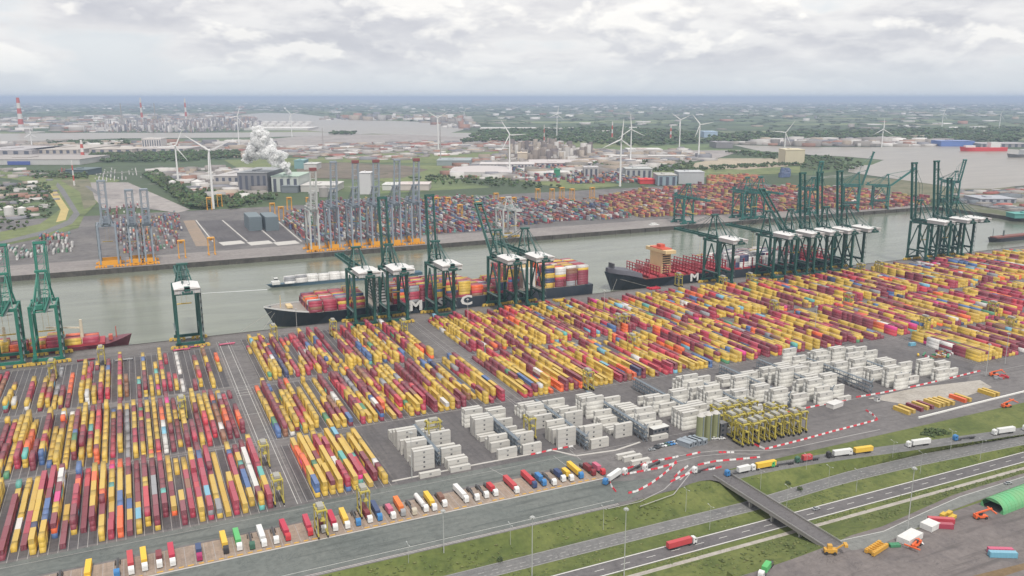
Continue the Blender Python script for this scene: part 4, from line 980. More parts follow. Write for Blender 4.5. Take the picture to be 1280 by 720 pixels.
    b.box(-3.2,3.2,ty-3,ty+3,hg-.2,hg+1.1); b.box(-1.3,1.3,ty-6.5,ty-3.6,hg-3.6,hg-.6)
    b.build('trolley',Mcg,t)
    b=MB(); sz=hg-22
    b.box(-6,6,ty-.9,ty+.9,sz,sz+.7); 
    for sx in (-2,2):
        for sy in (-.6,.6): b.beam((sx,ty+sy,sz+.7),(sx,ty+sy,hg),.08)
    b.build('spreader',Mby,t)
    # stair tower
    b=MB(); sx=hx+1.9; zq=5.; k=0
    while zq<hg: b.beam((sx,-gy-1.6+(k%2)*3.2,zq),(sx,-gy-1.6+((k+1)%2)*3.2,zq+3),.9,.12); b.box(sx-.6,sx+.6,-gy-2.2+((k+1)%2)*3.4,-gy-1.2+((k+1)%2)*3.4,zq+2.9,zq+3.05); zq+=3.; k+=1
    for q in (-2,2): b.box(sx+.5,sx+.65,-gy+q-.1,-gy+q+.1,0,hg)
    b.build('stair_tower',Mcg,t)
    b=MB(); b.box(-hx-1.4,-hx+1.4,-gy-3.2,-gy-1.2,5.4,9); b.build('power_cabinet',mat,t)
    b=MB(); b.box(-hx+2,hx-2,-gy-2.4,-gy-.9,hg-3.2,hg-2.9); b.box(-hx-2.2,-hx-1.1,-gy,gy,15.9,16.05); b.box(hx+1.1,hx+2.2,-gy,gy,15.9,16.05); b.box(-4,4,gy+1,gy+2.6,hg-3,hg-2.8)
    for k in range(8):
        y=-gy-back+3+k*(2*gy+back)/8; b.box(-5.4,-5.3,y,y+.12,hg+1.6,hg+2.9); b.box(5.3,5.4,y,y+.12,hg+1.6,hg+2.9)
    b.beam((-5.35,-gy-back,hg+2.9),(-5.35,gy+3,hg+2.9),.12); b.beam((5.35,-gy-back,hg+2.9),(5.35,gy+3,hg+2.9),.12); b.build('service_platform',Mcg,t,kind='stuff')
    b=MB(); b.cyl((-2.4,-gy-6,hg+9),(-2.4,-gy-6,hg+6.5),.9,n=8); b.box(1,2.6,-gy-15,-gy-13.5,hg+6.5,hg+7.3); b.build('roof_vent',Mcg,t,kind='stuff')
    b=MB()
    for sx in (-1.2,-.4,.4,1.2): b.beam((sx,ay,ha+1),(sx,-gy-10,hg+6.6),.14)
    b.build('hoist_cable',Mcg,t)
    if tip:
        b=MB(); b.box(-4.8,4.8,out-3.4,out+.5,-1.8,1.8); b.build('boom_tip',tip,bo)
    return t
YN=735.
def XN(px,Y,z=0.):              # X of the photo column px on the vertical plane Y at height z
    lo,hi=-2000,6000
    for _ in range(60):
        m=(lo+hi)/2
        if Q(m,Y,z)[0]<px: lo=m
        else: hi=m
    return lo
# near quay: photo column of the machinery-house centre (z 55) or portal
NC=[(4,49,80,Mgb,dict(hg=46,ha=70,out=44,house=False),'bright green quay crane cut by the left edge'),
 (54,49,80,Mgb,dict(hg=46,ha=70,out=44,house=False),'bright green quay crane standing whole near the left edge'),
 (233,55,0,Mgr,dict(ha=67),'dark green quay crane with white roof standing alone in front of the open water'),
 (458,55,0,Mgr,dict(ha=70.5),'dark green quay crane over the fore part of the large ship, boom lowered'),
 (500,55,82,Mgr,dict(ha=70.5),'dark green quay crane with raised boom, left of the letter M on the hull'),
 (560,55,84,Mgr,dict(ha=70.5),'dark green quay crane with tall raised boom between the letters M and S'),
 (640,55,48,Mgr,{},'dark green quay crane with half-raised boom right of the letter C'),
 (675,55,0,Mgr,{},'dark green quay crane over the stern of the large ship, boom lowered'),
 (917,55,0,Mgr,{},'dark green quay crane over the second ship, boom lowered, left of the close row'),
 (985,55,0,Mgr,{},'dark green quay crane with boom lowered, leftmost of the close row'),
 (1013,55,45,Mgr,{},'dark green quay crane with half-raised boom, second of the close row'),
 (1036,55,84,Mgr,dict(out=66),'dark green quay crane with raised boom, third of the close row'),
 (1058,55,84,Mgr,dict(out=66),'dark green quay crane with raised boom, fourth of the close row'),
 (1083,55,84,Mgr,dict(out=66),'dark green quay crane with raised boom, last of the close row'),
 (1177,55,84,Mgr,dict(out=72),'dark green quay crane with very tall boom, left of the far right group'),
 (1205,55,84,Mgr,dict(out=73),'dark green quay crane with very tall boom, middle of the far right group'),
 (1222,55,84,Mgr,dict(out=50),'dark green quay crane with short raised boom, right of the far right group')]
for px,z,st,m,kw,lab in NC: crane(lab,XN(px,711 if z==55 else 735,52 if z==55 else z),YN,0,st,m,Mby,**kw)
# far quay
FC=[(136,84,Mgy,Mbo,dict(w=20,g=26,hg=52,ha=72,out=54),'blue-grey quay crane on orange bogies, alone at the left of the far quay'),
 (168,82,Mgy,Mbo,dict(w=9,hg=50,ha=70,out=44),'blue-grey quay crane across the dock, left one of the pair by the mixed container field'),(186,82,Mgy,Mbo,dict(w=9,hg=50,ha=70,out=44),'blue-grey quay crane across the dock, right one of the pair by the mixed container field'),
 (392,84,Mwg,Mbo,dict(w=11,hg=56,ha=80,out=56),'pale grey crane on the far quay, leftmost of the packed row'),(417,84,Mgy,Mbo,dict(w=12,hg=58,ha=84,out=62),'blue-grey crane on orange bogies, second of the packed row on the far quay'),
 (444,86,Mgy,Mbo,dict(w=12,hg=58,ha=84,out=62),'blue-grey crane on orange bogies, third of the packed row on the far quay'),(469,86,Mgy,Mbo,dict(w=12,hg=58,ha=84,out=62),'blue-grey crane on orange bogies, fourth of the packed row on the far quay'),
 (494,84,Mgy,Mbo,dict(w=12,hg=58,ha=84,out=62),'blue-grey crane on orange bogies, fifth of the packed row on the far quay'),(518,86,Mgy,Mbo,dict(w=12,hg=58,ha=84,out=62),'blue-grey crane on orange bogies, last of the packed row on the far quay'),
 (634,0,Mwg,Mby,dict(w=20,hg=42,ha=60,out=30),'white crane on yellow bogies alone on the far quay behind the half-raised boom'),
 (857,0,Mft,Mft,dict(hg=42,ha=66,out=46),'teal crane with lowered boom on the far quay, behind the ship with beige superstructure'),
 (930,0,Mft,Mft,dict(hg=46,ha=72,out=46),'teal crane on the far quay, left of the pair behind the lowered boom'),(946,0,Mft,Mft,dict(hg=46,ha=72,out=46),'teal crane on the far quay, right of the pair behind the lowered boom'),
 (1012,80,Mft,Mft,dict(hg=44,ha=66,out=50),'teal crane on the far quay just seen behind the close row'),(1066,76,Mft,Mft,dict(hg=46,ha=70,out=62),'teal crane with tilted tall boom on the far quay behind the close row'),
 (1103,40,Mft,Mft,dict(hg=42,ha=64,out=50),'teal crane with boom slanting up over the river before the far right group'),
 (1190,80,Mft,Mft,dict(hg=42,ha=64,out=44),'teal crane on the far quay seen through the far right group')]
for px,st,m,bg_,kw,lab in FC:
    crane(lab,XN(px,1133,20),1133.+kw.get('g',27.)/2-8,math.pi if px not in(1066,1103) else math.pi+.9,st,m,bg_,house=False,back=14,tip=(paint('tip_red',(.24,.08,.08),.5,.2) if px in(392,444,469,518) else None),group='cranes along the far quay',**kw)
# ---------------------------------------------------------------- ships
def hull(b,L,B,zd,zw,bow=1,flare=.5,m=0,md=0,bulb=.02,raise_=4.,full_stern=.9):
    """lofted hull along x from 0 (bow) to L (stern) ; waterline zw, deck zd"""
    ts=[0,.01,.025,.05,.08,.12,.17,.25,.5,.8,.92,.97,1.]
    hd=[.02,.14,.32,.55,.75,.90,.98,1,1,1,1,1,.98]; hw=[0.01,.02,.05,.14,.30,.50,.72,.93,1,1,.97,.92,full_stern]
    rings=[]
    for t,d,w_ in zip(ts,hd,hw):
        zt=zd+raise_*max(0,1-t/.12); xw=t*L+ (L*.028*(1-t/.05) if t<.05 else 0)
        rings.append([(xw,-B/2*w_,zw),(t*L,-B/2*d,zt),(t*L,B/2*d,zt),(xw,B/2*w_,zw)])
    if bow<0: rings=[[(L-p[0],p[1],p[2]) for p in r_] for r_ in rings]
    b.loft(rings,m=m,caps=True)
def stacks(x0,x1,y0,y1,z0,cols,rows_h,gap=1.2,seed=0,pal=None,full=1.,depth=None):
    rr=random.Random(seed); C=[];D=[];K=[]; x=x0; pal=pal or PAL
    ny=int((y1-y0)/2.5)
    while x+12.2<=x1:
        hh=rows_h(x)
        for j in range(ny):
            h=max(0,hh+rr.choice([0,0,0,-1])) if rr.random()<full else 0
            base=rr.choice(pal)
            for t in range(h):
                if rr.random()<.5: base=rr.choice(pal)
                C.append((x+6.1,y0+2.5*j+1.25,z0+t*2.62)); D.append((12.1,2.42,2.56)); K.append(jit(CC[base]))
        x+=12.2+gap
    return C,D,K
Mnv=paint('hull_navy',(.030,.045,.062),.5,.3,.08,dcol=(.12,.10,.09)); Mdk2=paint('deck_oxide',(.20,.075,.06),.7,.4,.2); Mbt=paint('boot_topping_red',(.26,.05,.045),.6,.4,.1)
Mbg=paint('superstructure_beige',(.66,.50,.27),.5,.3,.2); Mwh=paint('superstructure_white',(.66,.66,.64),.5,.25,.2); Mrd=paint('lashing_red',(.38,.045,.06),.6,.3,.2)
def mooring(b,L):
    pass
# the large ship alongside
bx=XN(330,781,13); sx_=XN(728,781,6); Lm=sx_-bx
t=empty('container_ship',(bx,782,0),0,'very large dark navy container ship moored under the cranes with white letters on its side','ship')
b=MB(); hull(b,Lm,50,9.5,-6.2); b.build('hull',Mnv,t)
b=MB(); b.box(Lm*.13,Lm*.97,-24,24,9.55,9.9); b.loft([[(Lm*u,-25*d,13.6-4*u/.12),(Lm*u,25*d,13.6-4*u/.12),(Lm*u,25*d,13.8-4*u/.12),(Lm*u,-25*d,13.8-4*u/.12)] for u,d in ((.02,.2),(.05,.5),(.12,.86))]); b.build('deck',paint('deck_grey',(.30,.27,.24),.7,.4,.1),t)
b=MB()
for u,d in ((.004,.05),(.02,.28),(.045,.52),(.07,.70),(.1,.84)):
    pass
pts=[(.0,.02),(.01,.14),(.025,.32),(.05,.55),(.08,.75),(.12,.90)]
for s in (-1,1):
    for (u,d),(u2,d2) in zip(pts,pts[1:]): b.beam((u*Lm,s*25*d,14.2-4*u/.12),(u2*Lm,s*25*d2,14.2-4*u2/.12),.25,1.3)
b.build('bulwark',Mwh,t)
b=MB(); b.cyl((Lm*.045,0,12),(Lm*.045,0,24),.5,.25,n=8); b.beam((Lm*.045,-3,20),(Lm*.045,3,20),.3); b.box(Lm*.06,Lm*.075,-6,6,12,14); b.build('foremast',Mbg,t)
def isl(x0,x1,z1,m,nm,w_=22):
    b=MB(); b.box(x0,x1,-w_,w_,9.9,z1); b.build('superstructure',m,t)
    b=MB(); b.box(x0-1,x1+1,-24.5,24.5,z1,z1+3); b.build('bridge_wing',Mwh,t)
    for q in range(int((z1-12)/3)):
        b=MB(); b.box(x0-.1,x0+.05,-w_+1,w_-1,12+q*3,13.2+q*3); b.box(x0+1,x1-1,-w_-.08,-w_+.05,12+q*3,13.1+q*3); b.build('window_band',Mgl,t)
xb=XN(470,781,25)-bx; xf=XN(655,781,25)-bx
isl(xb-5,xb+5,35,Mwh,'',20)
b=MB(); b.box(xf-7,xf+7,-14,14,9.9,30); b.build('engine_casing',Mwh,t); b=MB(); b.box(xf-5,xf+5,-5,5,30,38); b.build('funnel',Mbg,t)
for q in range(22):
    x=Lm*.11+q*13.4
    b=MB(); 
    for s in (-24.2,-12,0,12,24.2): b.box(x-.35,x+.35,s-.3,s+.3,9.9,16)
    b.box(x-.5,x+.5,-24.5,24.5,15.6,16.1); b.build('lashing_bridge',Mdk2,t)
for ch,px in (('M',520),('S',552),('C',583)):
    me=text_mesh(ch,13.5,.08,paint('letter_white',(.74,.73,.71),.5,.15)); X=XN(px,757,3)-bx
    o=link('lettering',me,t,(X,-25.12,-.6),(R(90),0,0)); o.scale=(1.35,1,1)
def hh(x):
    xx=x/Lm
    return lerp([(.1,4),(.17,4),(.19,5),(.38,6),(.5,6),(.55,7),(.62,3),(.66,3),(.70,9),(.85,9),(.95,8)],xx)
def hm(x): return int(hh(x)) if not (xb-17<x<xb+6 or xf-17<x<xf+7) else 0
mpal=['crimson']*6+['red']*2+['maroon']*5+['yellow']*5+['brown']*2+['navy']*2+['orange']*1+['blue','grey','white']
C,D,K=stacks(Lm*.11,Lm*.999,-24,24,10.,0,hm,1.35,3,mpal)
link('shipping_containers',boxes_mesh('shipping_containers',[(bx+c[0],782+c[1],c[2]) for c in C],D,K,M_attr,.12),label='tiers of red, yellow and navy containers loaded on the large moored ship',cat='containers',kind='stuff')
# second ship
b2=XN(756,781,12); L2=330.
t=empty('container_ship',(b2,782,0),0,'dark container ship with red lashing frames and beige superstructure, moored behind the large one','ship')
b=MB(); hull(b,L2,48,8,-6.2,raise_=8); b.build('hull',Mnv,t); b=MB(); b.box(L2*.12,L2*.98,-23,23,8.05,8.4); b.build('deck',Mdk2,t)
b=MB(); b.loft([[(x,-24*d,z),(x,24*d,z),(x,22*d,z+5),(x,-22*d,z+5)] for x,d,z in ((3,.12,15),(10,.42,14.2),(24,.68,12),(38,.82,9))]); b.build('forecastle',paint('forecastle_grey',(.10,.10,.12),.6,.35,.1),t)
b=MB(); b.box(8,10,-5,5,20,25); b.build('windlass_house',paint('forecastle_grey2',(.08,.08,.09),.6,.3),t)
for q in range(21):
    x=44+q*13.2
    b=MB()
    for s in np.linspace(-23,23,9): b.box(x-.4,x+.4,s-.35,s+.35,8.4,21)
    for z in (11,14.2,17.5,20.6): b.box(x-.7,x+.7,-23.4,23.4,z-.3,z+.3)
    b.box(x+1.5,x+11,-22.5,22.5,8.5,10.2); b.build('lashing_bridge',Mrd,t)
xi=XN(826,781,25)-b2
b=MB(); b.box(xi-6,xi+6,-12,12,8.4,36); b.build('superstructure',Mbg,t); b=MB(); b.box(xi-7,xi+7,-20,20,33.5,37.2); b.build('bridge_wing',Mbg,t)
b=MB(); b.box(xi-6.5,xi+6.5,-12.5,12.5,37.2,38.4); b.box(xi-3,xi+3,-4,4,38.4,42); b.build('bridge_roof',paint('roof_orange_red',(.55,.10,.06),.6,.2),t)
for q in range(9):
    w_=MB(); w_.box(xi-5,xi+5,-12.1,-11.9,10+q*2.7,11.2+q*2.7); w_.build('window_band',Mgl,t)
me=text_mesh('M',12.,.08,_pm['letter_white']); o=link('lettering',me,t,(XN(868,758,3)-b2,-24.15,-1.5),(R(90),0,0)); o.scale=(1.35,1,1)
xg=XN(900,781,20)-b2
C,D,K=stacks(xg,xg+110,-22,22,8.6,0,lambda x:6 if x<xg+70 else 4,1.0,5,['white','grey','white','grey','maroon','navy'],.9)
link('shipping_containers',boxes_mesh('shipping_containers',[(b2+c[0],782+c[1],c[2]) for c in C],D,K,M_attr,.1),label='pale grey and white containers aboard the second ship below the lowered boom',cat='containers',kind='stuff')
# mooring lines
ml=MB()
for a,bb in (((bx+8,772,10),(bx-6,QY-.5,1)),((bx+6,775,11),(bx-26,QY-.5,1)),((sx_-3,765,6),(sx_+18,QY-.5,1)),((b2+9,770,9),(b2-8,QY-.5,1)),((b2+12,768,9),(b2+40,QY-.5,1))): ml.cyl(a,bb,.12,n=5)
ml.build('mooring_line',paint('rope',(.4,.38,.33),.8,.2),label='thin mooring ropes from the two big ships to the near quay',cat='rope')
# feeder at the left (bow to the right)
xe=XN(165,770,3); Lf=150.
t=empty('feeder_ship',(xe-Lf,768,0),0,'small feeder ship with dark red hull at the left edge','ship')
b=MB(); hull(b,Lf,23,2.,-6.2,bow=-1,raise_=4); b.build('hull',paint('feeder_maroon',(.16,.04,.055),.5,.3,.1),t); b=MB(); b.box(4,Lf*.86,-10.8,10.8,2.05,3.6); b.build('hatch_cover',Mrd,t)
b=MB(); b.cyl((Lf*.92,0,4),(Lf*.92,0,14),.5,.3,n=8); b.box(Lf*.88,Lf*.9,-3,3,3,7); b.build('foremast',paint('mast_red',(.5,.12,.08),.5,.2),t)
for px in (103,8):
    X=XN(px,768,10)-(xe-Lf); b=MB(); b.cyl((X,-6,2),(X,-6,24),1.6,1.1,n=10); b.beam((X,-6,17),(X-26,-6,20),1.2); b.build('deck_crane',paint('cream_crane',(.66,.58,.45),.5,.3),t)
b=MB(); b.box(3,14,-9,9,3.6,20); b.build('superstructure',Mbg,t)
C,D,K=stacks(20,Lf*.84,-10,10,3.7,0,lambda x:2 if int(x/13)%3 else 3,1.0,8,['yellow','crimson','yellow','crimson','maroon','orange'],.95)
link('shipping_containers',boxes_mesh('shipping_containers',[(xe-Lf+c[0],768+c[1],c[2]) for c in C],D,K,M_attr,.2),label='yellow and pinkish red containers aboard the small feeder ship at the left',cat='containers',kind='stuff')
# barge with white containers
x0,y0=G(334,360,-5); x1=XN(432,y0,-5)+95
t=empty('barge',(x0,y0+6,0),0,'long low blue river barge with white containers passing behind the large ship','barge')
b=MB(); hull(b,x1-x0,12,-2.6,-6.1,raise_=.5,full_stern=.95); b.build('hull',paint('barge_blue',(.07,.13,.18),.5,.3),t)
b=MB(); b.box(6,15,-4.5,4.5,-2.6,.5); b.box(9,13,-2.5,2.5,.5,4.5); b.build('wheelhouse',Mwh,t); b=MB(); b.box(8.9,13.1,-2.55,2.55,2.6,3.8); b.build('window_band',Mgl,t); b=MB(); b.cyl((7,0,0),(7,0,7.5),.12,n=6); b.build('mast',Mwh,t)
C,D,K=stacks(20,x1-x0-8,-5.2,5.2,-2.4,0,lambda x:3,0.8,9,['white','white','white','grey','white'],1)
link('shipping_containers',boxes_mesh('shipping_containers',[(x0+c[0],y0+6+c[1],c[2]) for c in C],D,K,M_attr,.0),label='white containers stacked along the river barge',cat='containers',kind='stuff')
# white motor tanker under way
x0,y0=G(812,286,-5); t=empty('river_vessel',(x0,y0+5,0),0,'white river vessel under way close to the far quay','boat')
b=MB(); hull(b,85,10,-3,-6.1,raise_=.6,full_stern=.95); b.build('hull',paint('hull_blue_grey',(.12,.19,.26),.5,.2),t); b=MB(); b.box(3,20,-4,4,-3,.6); b.box(6,15,-3,3,.6,3.2); b.build('superstructure',Mwh,t); b=MB(); b.box(22,80,-3.8,3.8,-3,-1.6); b.build('hatch_cover',M_light,t)
x0,y0=G(1240,303,-5); t=empty('cargo_ship',(x0,y0+7,0),0,'dark cargo ship cut by the right edge of the dock','ship')
b=MB(); hull(b,110,16,-.5,-6.1,raise_=2.5); b.build('hull',paint('hull_black',(.035,.04,.05),.5,.3),t); b=MB(); b.box(12,100,-6,6,-.5,1.5); b.build('hatch_cover',Mdk2,t); b=MB(); b.cyl((10,0,2),(10,0,14),.4,n=6); b.cyl((34,0,1),(34,0,10),1.2,n=8); b.build('mast',Mcg,t)
X0,Y0=G(1199,189,0); t=empty('tanker',(X0,Y0,.5),-.35,'red ship with white superstructure lying on the river','ship'); b=MB(); hull(b,190,28,14,-.1,raise_=4); b.build('hull',paint('hull_red',(.58,.05,.05),.5,.2),t); b=MB(); b.box(120,160,-12,12,14,34); b.box(20,60,-8,8,14,22); b.build('superstructure',Mwh,t)
X0,Y0=G(1258,197,0); t=empty('cargo_ship',(X0,Y0,.5),-.2,'grey vessel moored at the river bank by the right edge','ship'); b=MB(); hull(b,260,30,10,-.1); b.build('hull',paint('hull_grey',(.16,.16,.16),.5,.2),t); b=MB(); b.box(60,90,-12,12,10,26); b.box(130,200,-12,12,10,16); b.build('superstructure',Mwh,t)
# wake and quay clutter
flat('wake',[(p[0],p[1]) for p in [G(252,366.4,-6),G(300,363.6,-6),G(334,361.4,-6),G(334,362.2,-6),G(300,364.4,-6),G(252,366.9,-6)]],-5.97,paint('foam',(.50,.52,.50),.6,.5,.3))
for i,(px,py,c) in enumerate([(108,451,'maroon'),(227,438,'pink'),(247,434,'pink'),(284,431,'pink'),(155,451,'grey')]):
    X,Y=G(px,py); b=MB(); b.box(-6.5,6.5,-1.25,1.25,.9,1.3); b.box(-6.5,-6.2,-1.2,1.2,1.3,2.2); 
    for q in (2.5,3.8,5): b.cyl((q,-1.2,.45),(q,1.2,.45),.45,n=8)
    b.box(-6.6,-5,-1,1,.3,.9); b.build('trailer',paint('trailer_'+c,TC.get(c,CC.get(c)),.6,.3),None,(X,Y,.02),(0,0,R(3)),label='flat %s trailer on the quay apron, %s'%(c,['below the two bright green cranes','left of the lone crane foot','right of the lone crane foot','left of the tall white topped stack','nearest the feeder bow'][i]),cat='trailer')
for i,(px,py,c) in enumerate([(678,379,'red'),(700,376,'yellow'),(817,361,'red'),(829,367,'crimson'),(320,424,'yellow')]):
    X,Y=G(px,py); b=MB(); b.box(-7,7,-4,-1,.3,1.5); b.box(-7,7,1,4,.3,1.3); b.box(-6,-5,-4,4,.5,2); b.box(5,6,-4,4,.5,2); b.build('hatch_cover',paint('hatch_'+c,CC[c],.6,.35),None,(X,Y,.02),label='%s hatch cover laid on the quay %s'%(c,['under the last crane of the large ship','off the stern of the large ship','ahead of the second ship, farther one','ahead of the second ship, nearer one','ahead of the large ship bow'][i]),cat='hatch cover')
# ---------------------------------------------------------------- far terminal containers
def field(name,lab,px_poly,pal,step=4.0,hmean=3,dens=.85,zoff=.05,L=12.2,rows=None):
    pts=[G(*p) for p in px_poly]; xs=[p[0] for p in pts]; ys=[p[1] for p in pts]
    def ins(x,y):
        c=False; j=len(pts)-1
        for i in range(len(pts)):
            if (pts[i][1]>y)!=(pts[j][1]>y) and x<(pts[j][0]-pts[i][0])*(y-pts[i][1])/(pts[j][1]-pts[i][1])+pts[i][0]: c=not c
            j=i
        return c
    C=[];D=[];K=[]; x=min(xs)
    while x<max(xs):
        y=min(ys); h=hmean
        while y<max(ys):
            band=int((y-min(ys))/88); 
            if (y-min(ys))%88>76 or int((x-min(xs))/step)%28>=26 or not ins(x,y): y+=L+.4; continue
            if random.random()<.5: h=max(0,min(5,int(random.gauss(hmean,1.2)))) 
            if random.random()>dens: h=0
            base=random.choice(pal)
            for t in range(h):
                if random.random()<.6: base=random.choice(pal)
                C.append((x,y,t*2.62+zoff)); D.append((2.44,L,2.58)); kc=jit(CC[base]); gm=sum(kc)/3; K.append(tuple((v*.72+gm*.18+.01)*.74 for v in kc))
            y+=L+.4
        x+=step
    link('shipping_containers',boxes_mesh('shipping_containers',C,D,K,M_attr,.18),label=lab,cat='containers',group='containers on the far side of the dock',kind='stuff')
mixp=['blue']*3+['navy']*2+['maroon']*5+['red']*3+['white']*3+['grey']*4+['orange']*1+['green']*1+['brown']*3+['teal','yellow']
orp=['orange']*3+['brown']*3+['maroon']*6+['red']*3+['yellow']*6+['white','crimson','crimson']
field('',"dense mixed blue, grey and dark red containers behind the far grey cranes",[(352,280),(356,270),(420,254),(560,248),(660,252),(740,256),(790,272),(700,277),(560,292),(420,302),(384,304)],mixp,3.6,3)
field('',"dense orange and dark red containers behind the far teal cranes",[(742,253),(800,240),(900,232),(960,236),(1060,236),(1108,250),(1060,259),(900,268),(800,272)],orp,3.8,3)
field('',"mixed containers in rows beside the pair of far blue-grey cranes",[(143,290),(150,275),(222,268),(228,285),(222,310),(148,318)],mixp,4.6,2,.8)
field('',"white and coloured tank containers stacked at the left of the far quay",[(0,312),(45,304),(92,298),(92,314),(0,328)],['white']*8+['maroon','green','teal','grey'],5.,2,.75)
field('',"bright mixed containers behind the white ones at the left of the far quay",[(45,302),(60,294),(95,290),(92,298)],['green','teal','orange','red','white','blue'],5,2,.8)
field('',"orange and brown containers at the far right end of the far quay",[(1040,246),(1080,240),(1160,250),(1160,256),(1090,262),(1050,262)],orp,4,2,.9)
field('',"scattered dark red and white stacks behind the left far crane",[(120,262),(165,255),(190,262),(180,272),(130,275)],['maroon','white','grey','brown','red'],6,2,.6)
field('',"orange stacks on the far edge of the far teal crane yard",[(885,224),(945,222),(955,228),(885,231)],['orange','yellow','brown','orange'],4,4,.9)
field('',"white tank containers in the distance left of the wind turbines",[(115,222),(125,212),(170,212),(178,222),(130,228)],['white']*6+['grey'],9,1,.6)
field('',"red vehicles and crates massed in the distance at the left",[(66,216),(84,213),(104,216),(82,222)],['red','red','white','maroon'],7,1,.7)
field('',"mixed container depot in front of the round-roofed hall",[(640,222),(640,208),(690,206),(760,214),(800,216),(800,228),(720,230),(660,228)],mixp+['orange','white','white'],7,3,.5)
field('',"blue stacks by the beige block",[(975,222),(978,214),(986,214),(986,222)],['blue'],5,4,1)
# yellow yard gantries seen over the far stacks
Mgo=paint('gantry_orange',(.68,.33,.04),.5,.25)
GT=[(181,293),(228,322),(265,318),(262,262),(275,258),(341,270),(352,275),(362,262),(386,262),(575,272),(598,268),(628,262),(642,262),(672,250),(690,250),(702,248),(715,250),(740,248),(560,262),(545,262),(620,256)]
proto=None
for i,(px,py) in enumerate(GT):
    X,Y=G(px,py)
    if proto is None:
        t=empty('yard_gantry'); 
        for sx in (-4,4):
            for sy in (-3,3): b=MB(); b.box(sx-.42,sx+.42,sy-.4,sy+.4,.5,22); b.build('leg',Mgo,t)
            b=MB(); b.box(sx-.8,sx+.8,-6,6,0,1.6); b.build('bogie',Mgo,t)
        b=MB(); b.box(-4.6,4.6,-3.4,3.4,22,23.2); b.box(-2,2,-1.5,1.5,19,22); b.build('top_frame',Mgo,t); proto=t
    else: t=copy_tree(proto)
    t.location=(X,Y,.05); props(t,'slim orange yard gantry across the dock, %s from the left'%ordn(sorted(p[0] for p in GT).index(px)),'gantry','orange yard gantries across the dock')
# ---------------------------------------------------------------- buildings
def bld(name,lab,cat,px0,px1,py,h,depth,c,roof=None,ribs=0,dome=False,rz=0.,win=0,z=0.,front=None):
    X0,Y0=G(px0,py); X1,_=G(px1,py); _,Y1=G(px1,py); L=math.hypot(X1-X0,Y1-Y0); a=math.atan2(Y1-Y0,X1-X0)
    t=empty(name,(X0,Y0,z),a,lab,cat); n_='%d_%d_%d'%tuple(int(q*100) for q in c); mw=paint('wall_'+n_,c,.7,.25,.03)
    rf=roof or tuple(min(.8,q*1.15) for q in c); mr=paint('roof_%d_%d_%d'%tuple(int(q*100) for q in rf),rf,.7,.3,.03)
    b=MB(); b.box(0,L,0,depth,0,h)
    b.build('wall',mw,t)
    b=MB()
    if dome: b.loft([[(L*(i/10),0+depth*.5-depth*.5*math.cos(math.pi*j/8)*(math.sin(math.pi*(i+.35)/10.7))**.3,h+h*.7*math.sin(math.pi*j/8)*(math.sin(math.pi*(i+.35)/10.7))**.5) for j in range(9)] for i in range(11)],closed=False,caps=False)
    else: b.box(-1,L+1,-1,depth+1,h,h+1.2); b.box(L*.3,L*.45,depth*.3,depth*.6,h+1.2,h+3.5); 
    b.build('roof',mr,t)
    for k in range(ribs):
        b=MB(); x=L*(k+.5)/ribs; b.box(x-L*.22/ribs,x+L*.22/ribs,-.5,.1,.5,h*.86); b.build('door' if win==0 else 'window',paint('opening_dark',(.09,.10,.13),.5,.2) if not front else paint('opening_%d'%int(front[2]*1000),front,.5,.2),t)
    return t
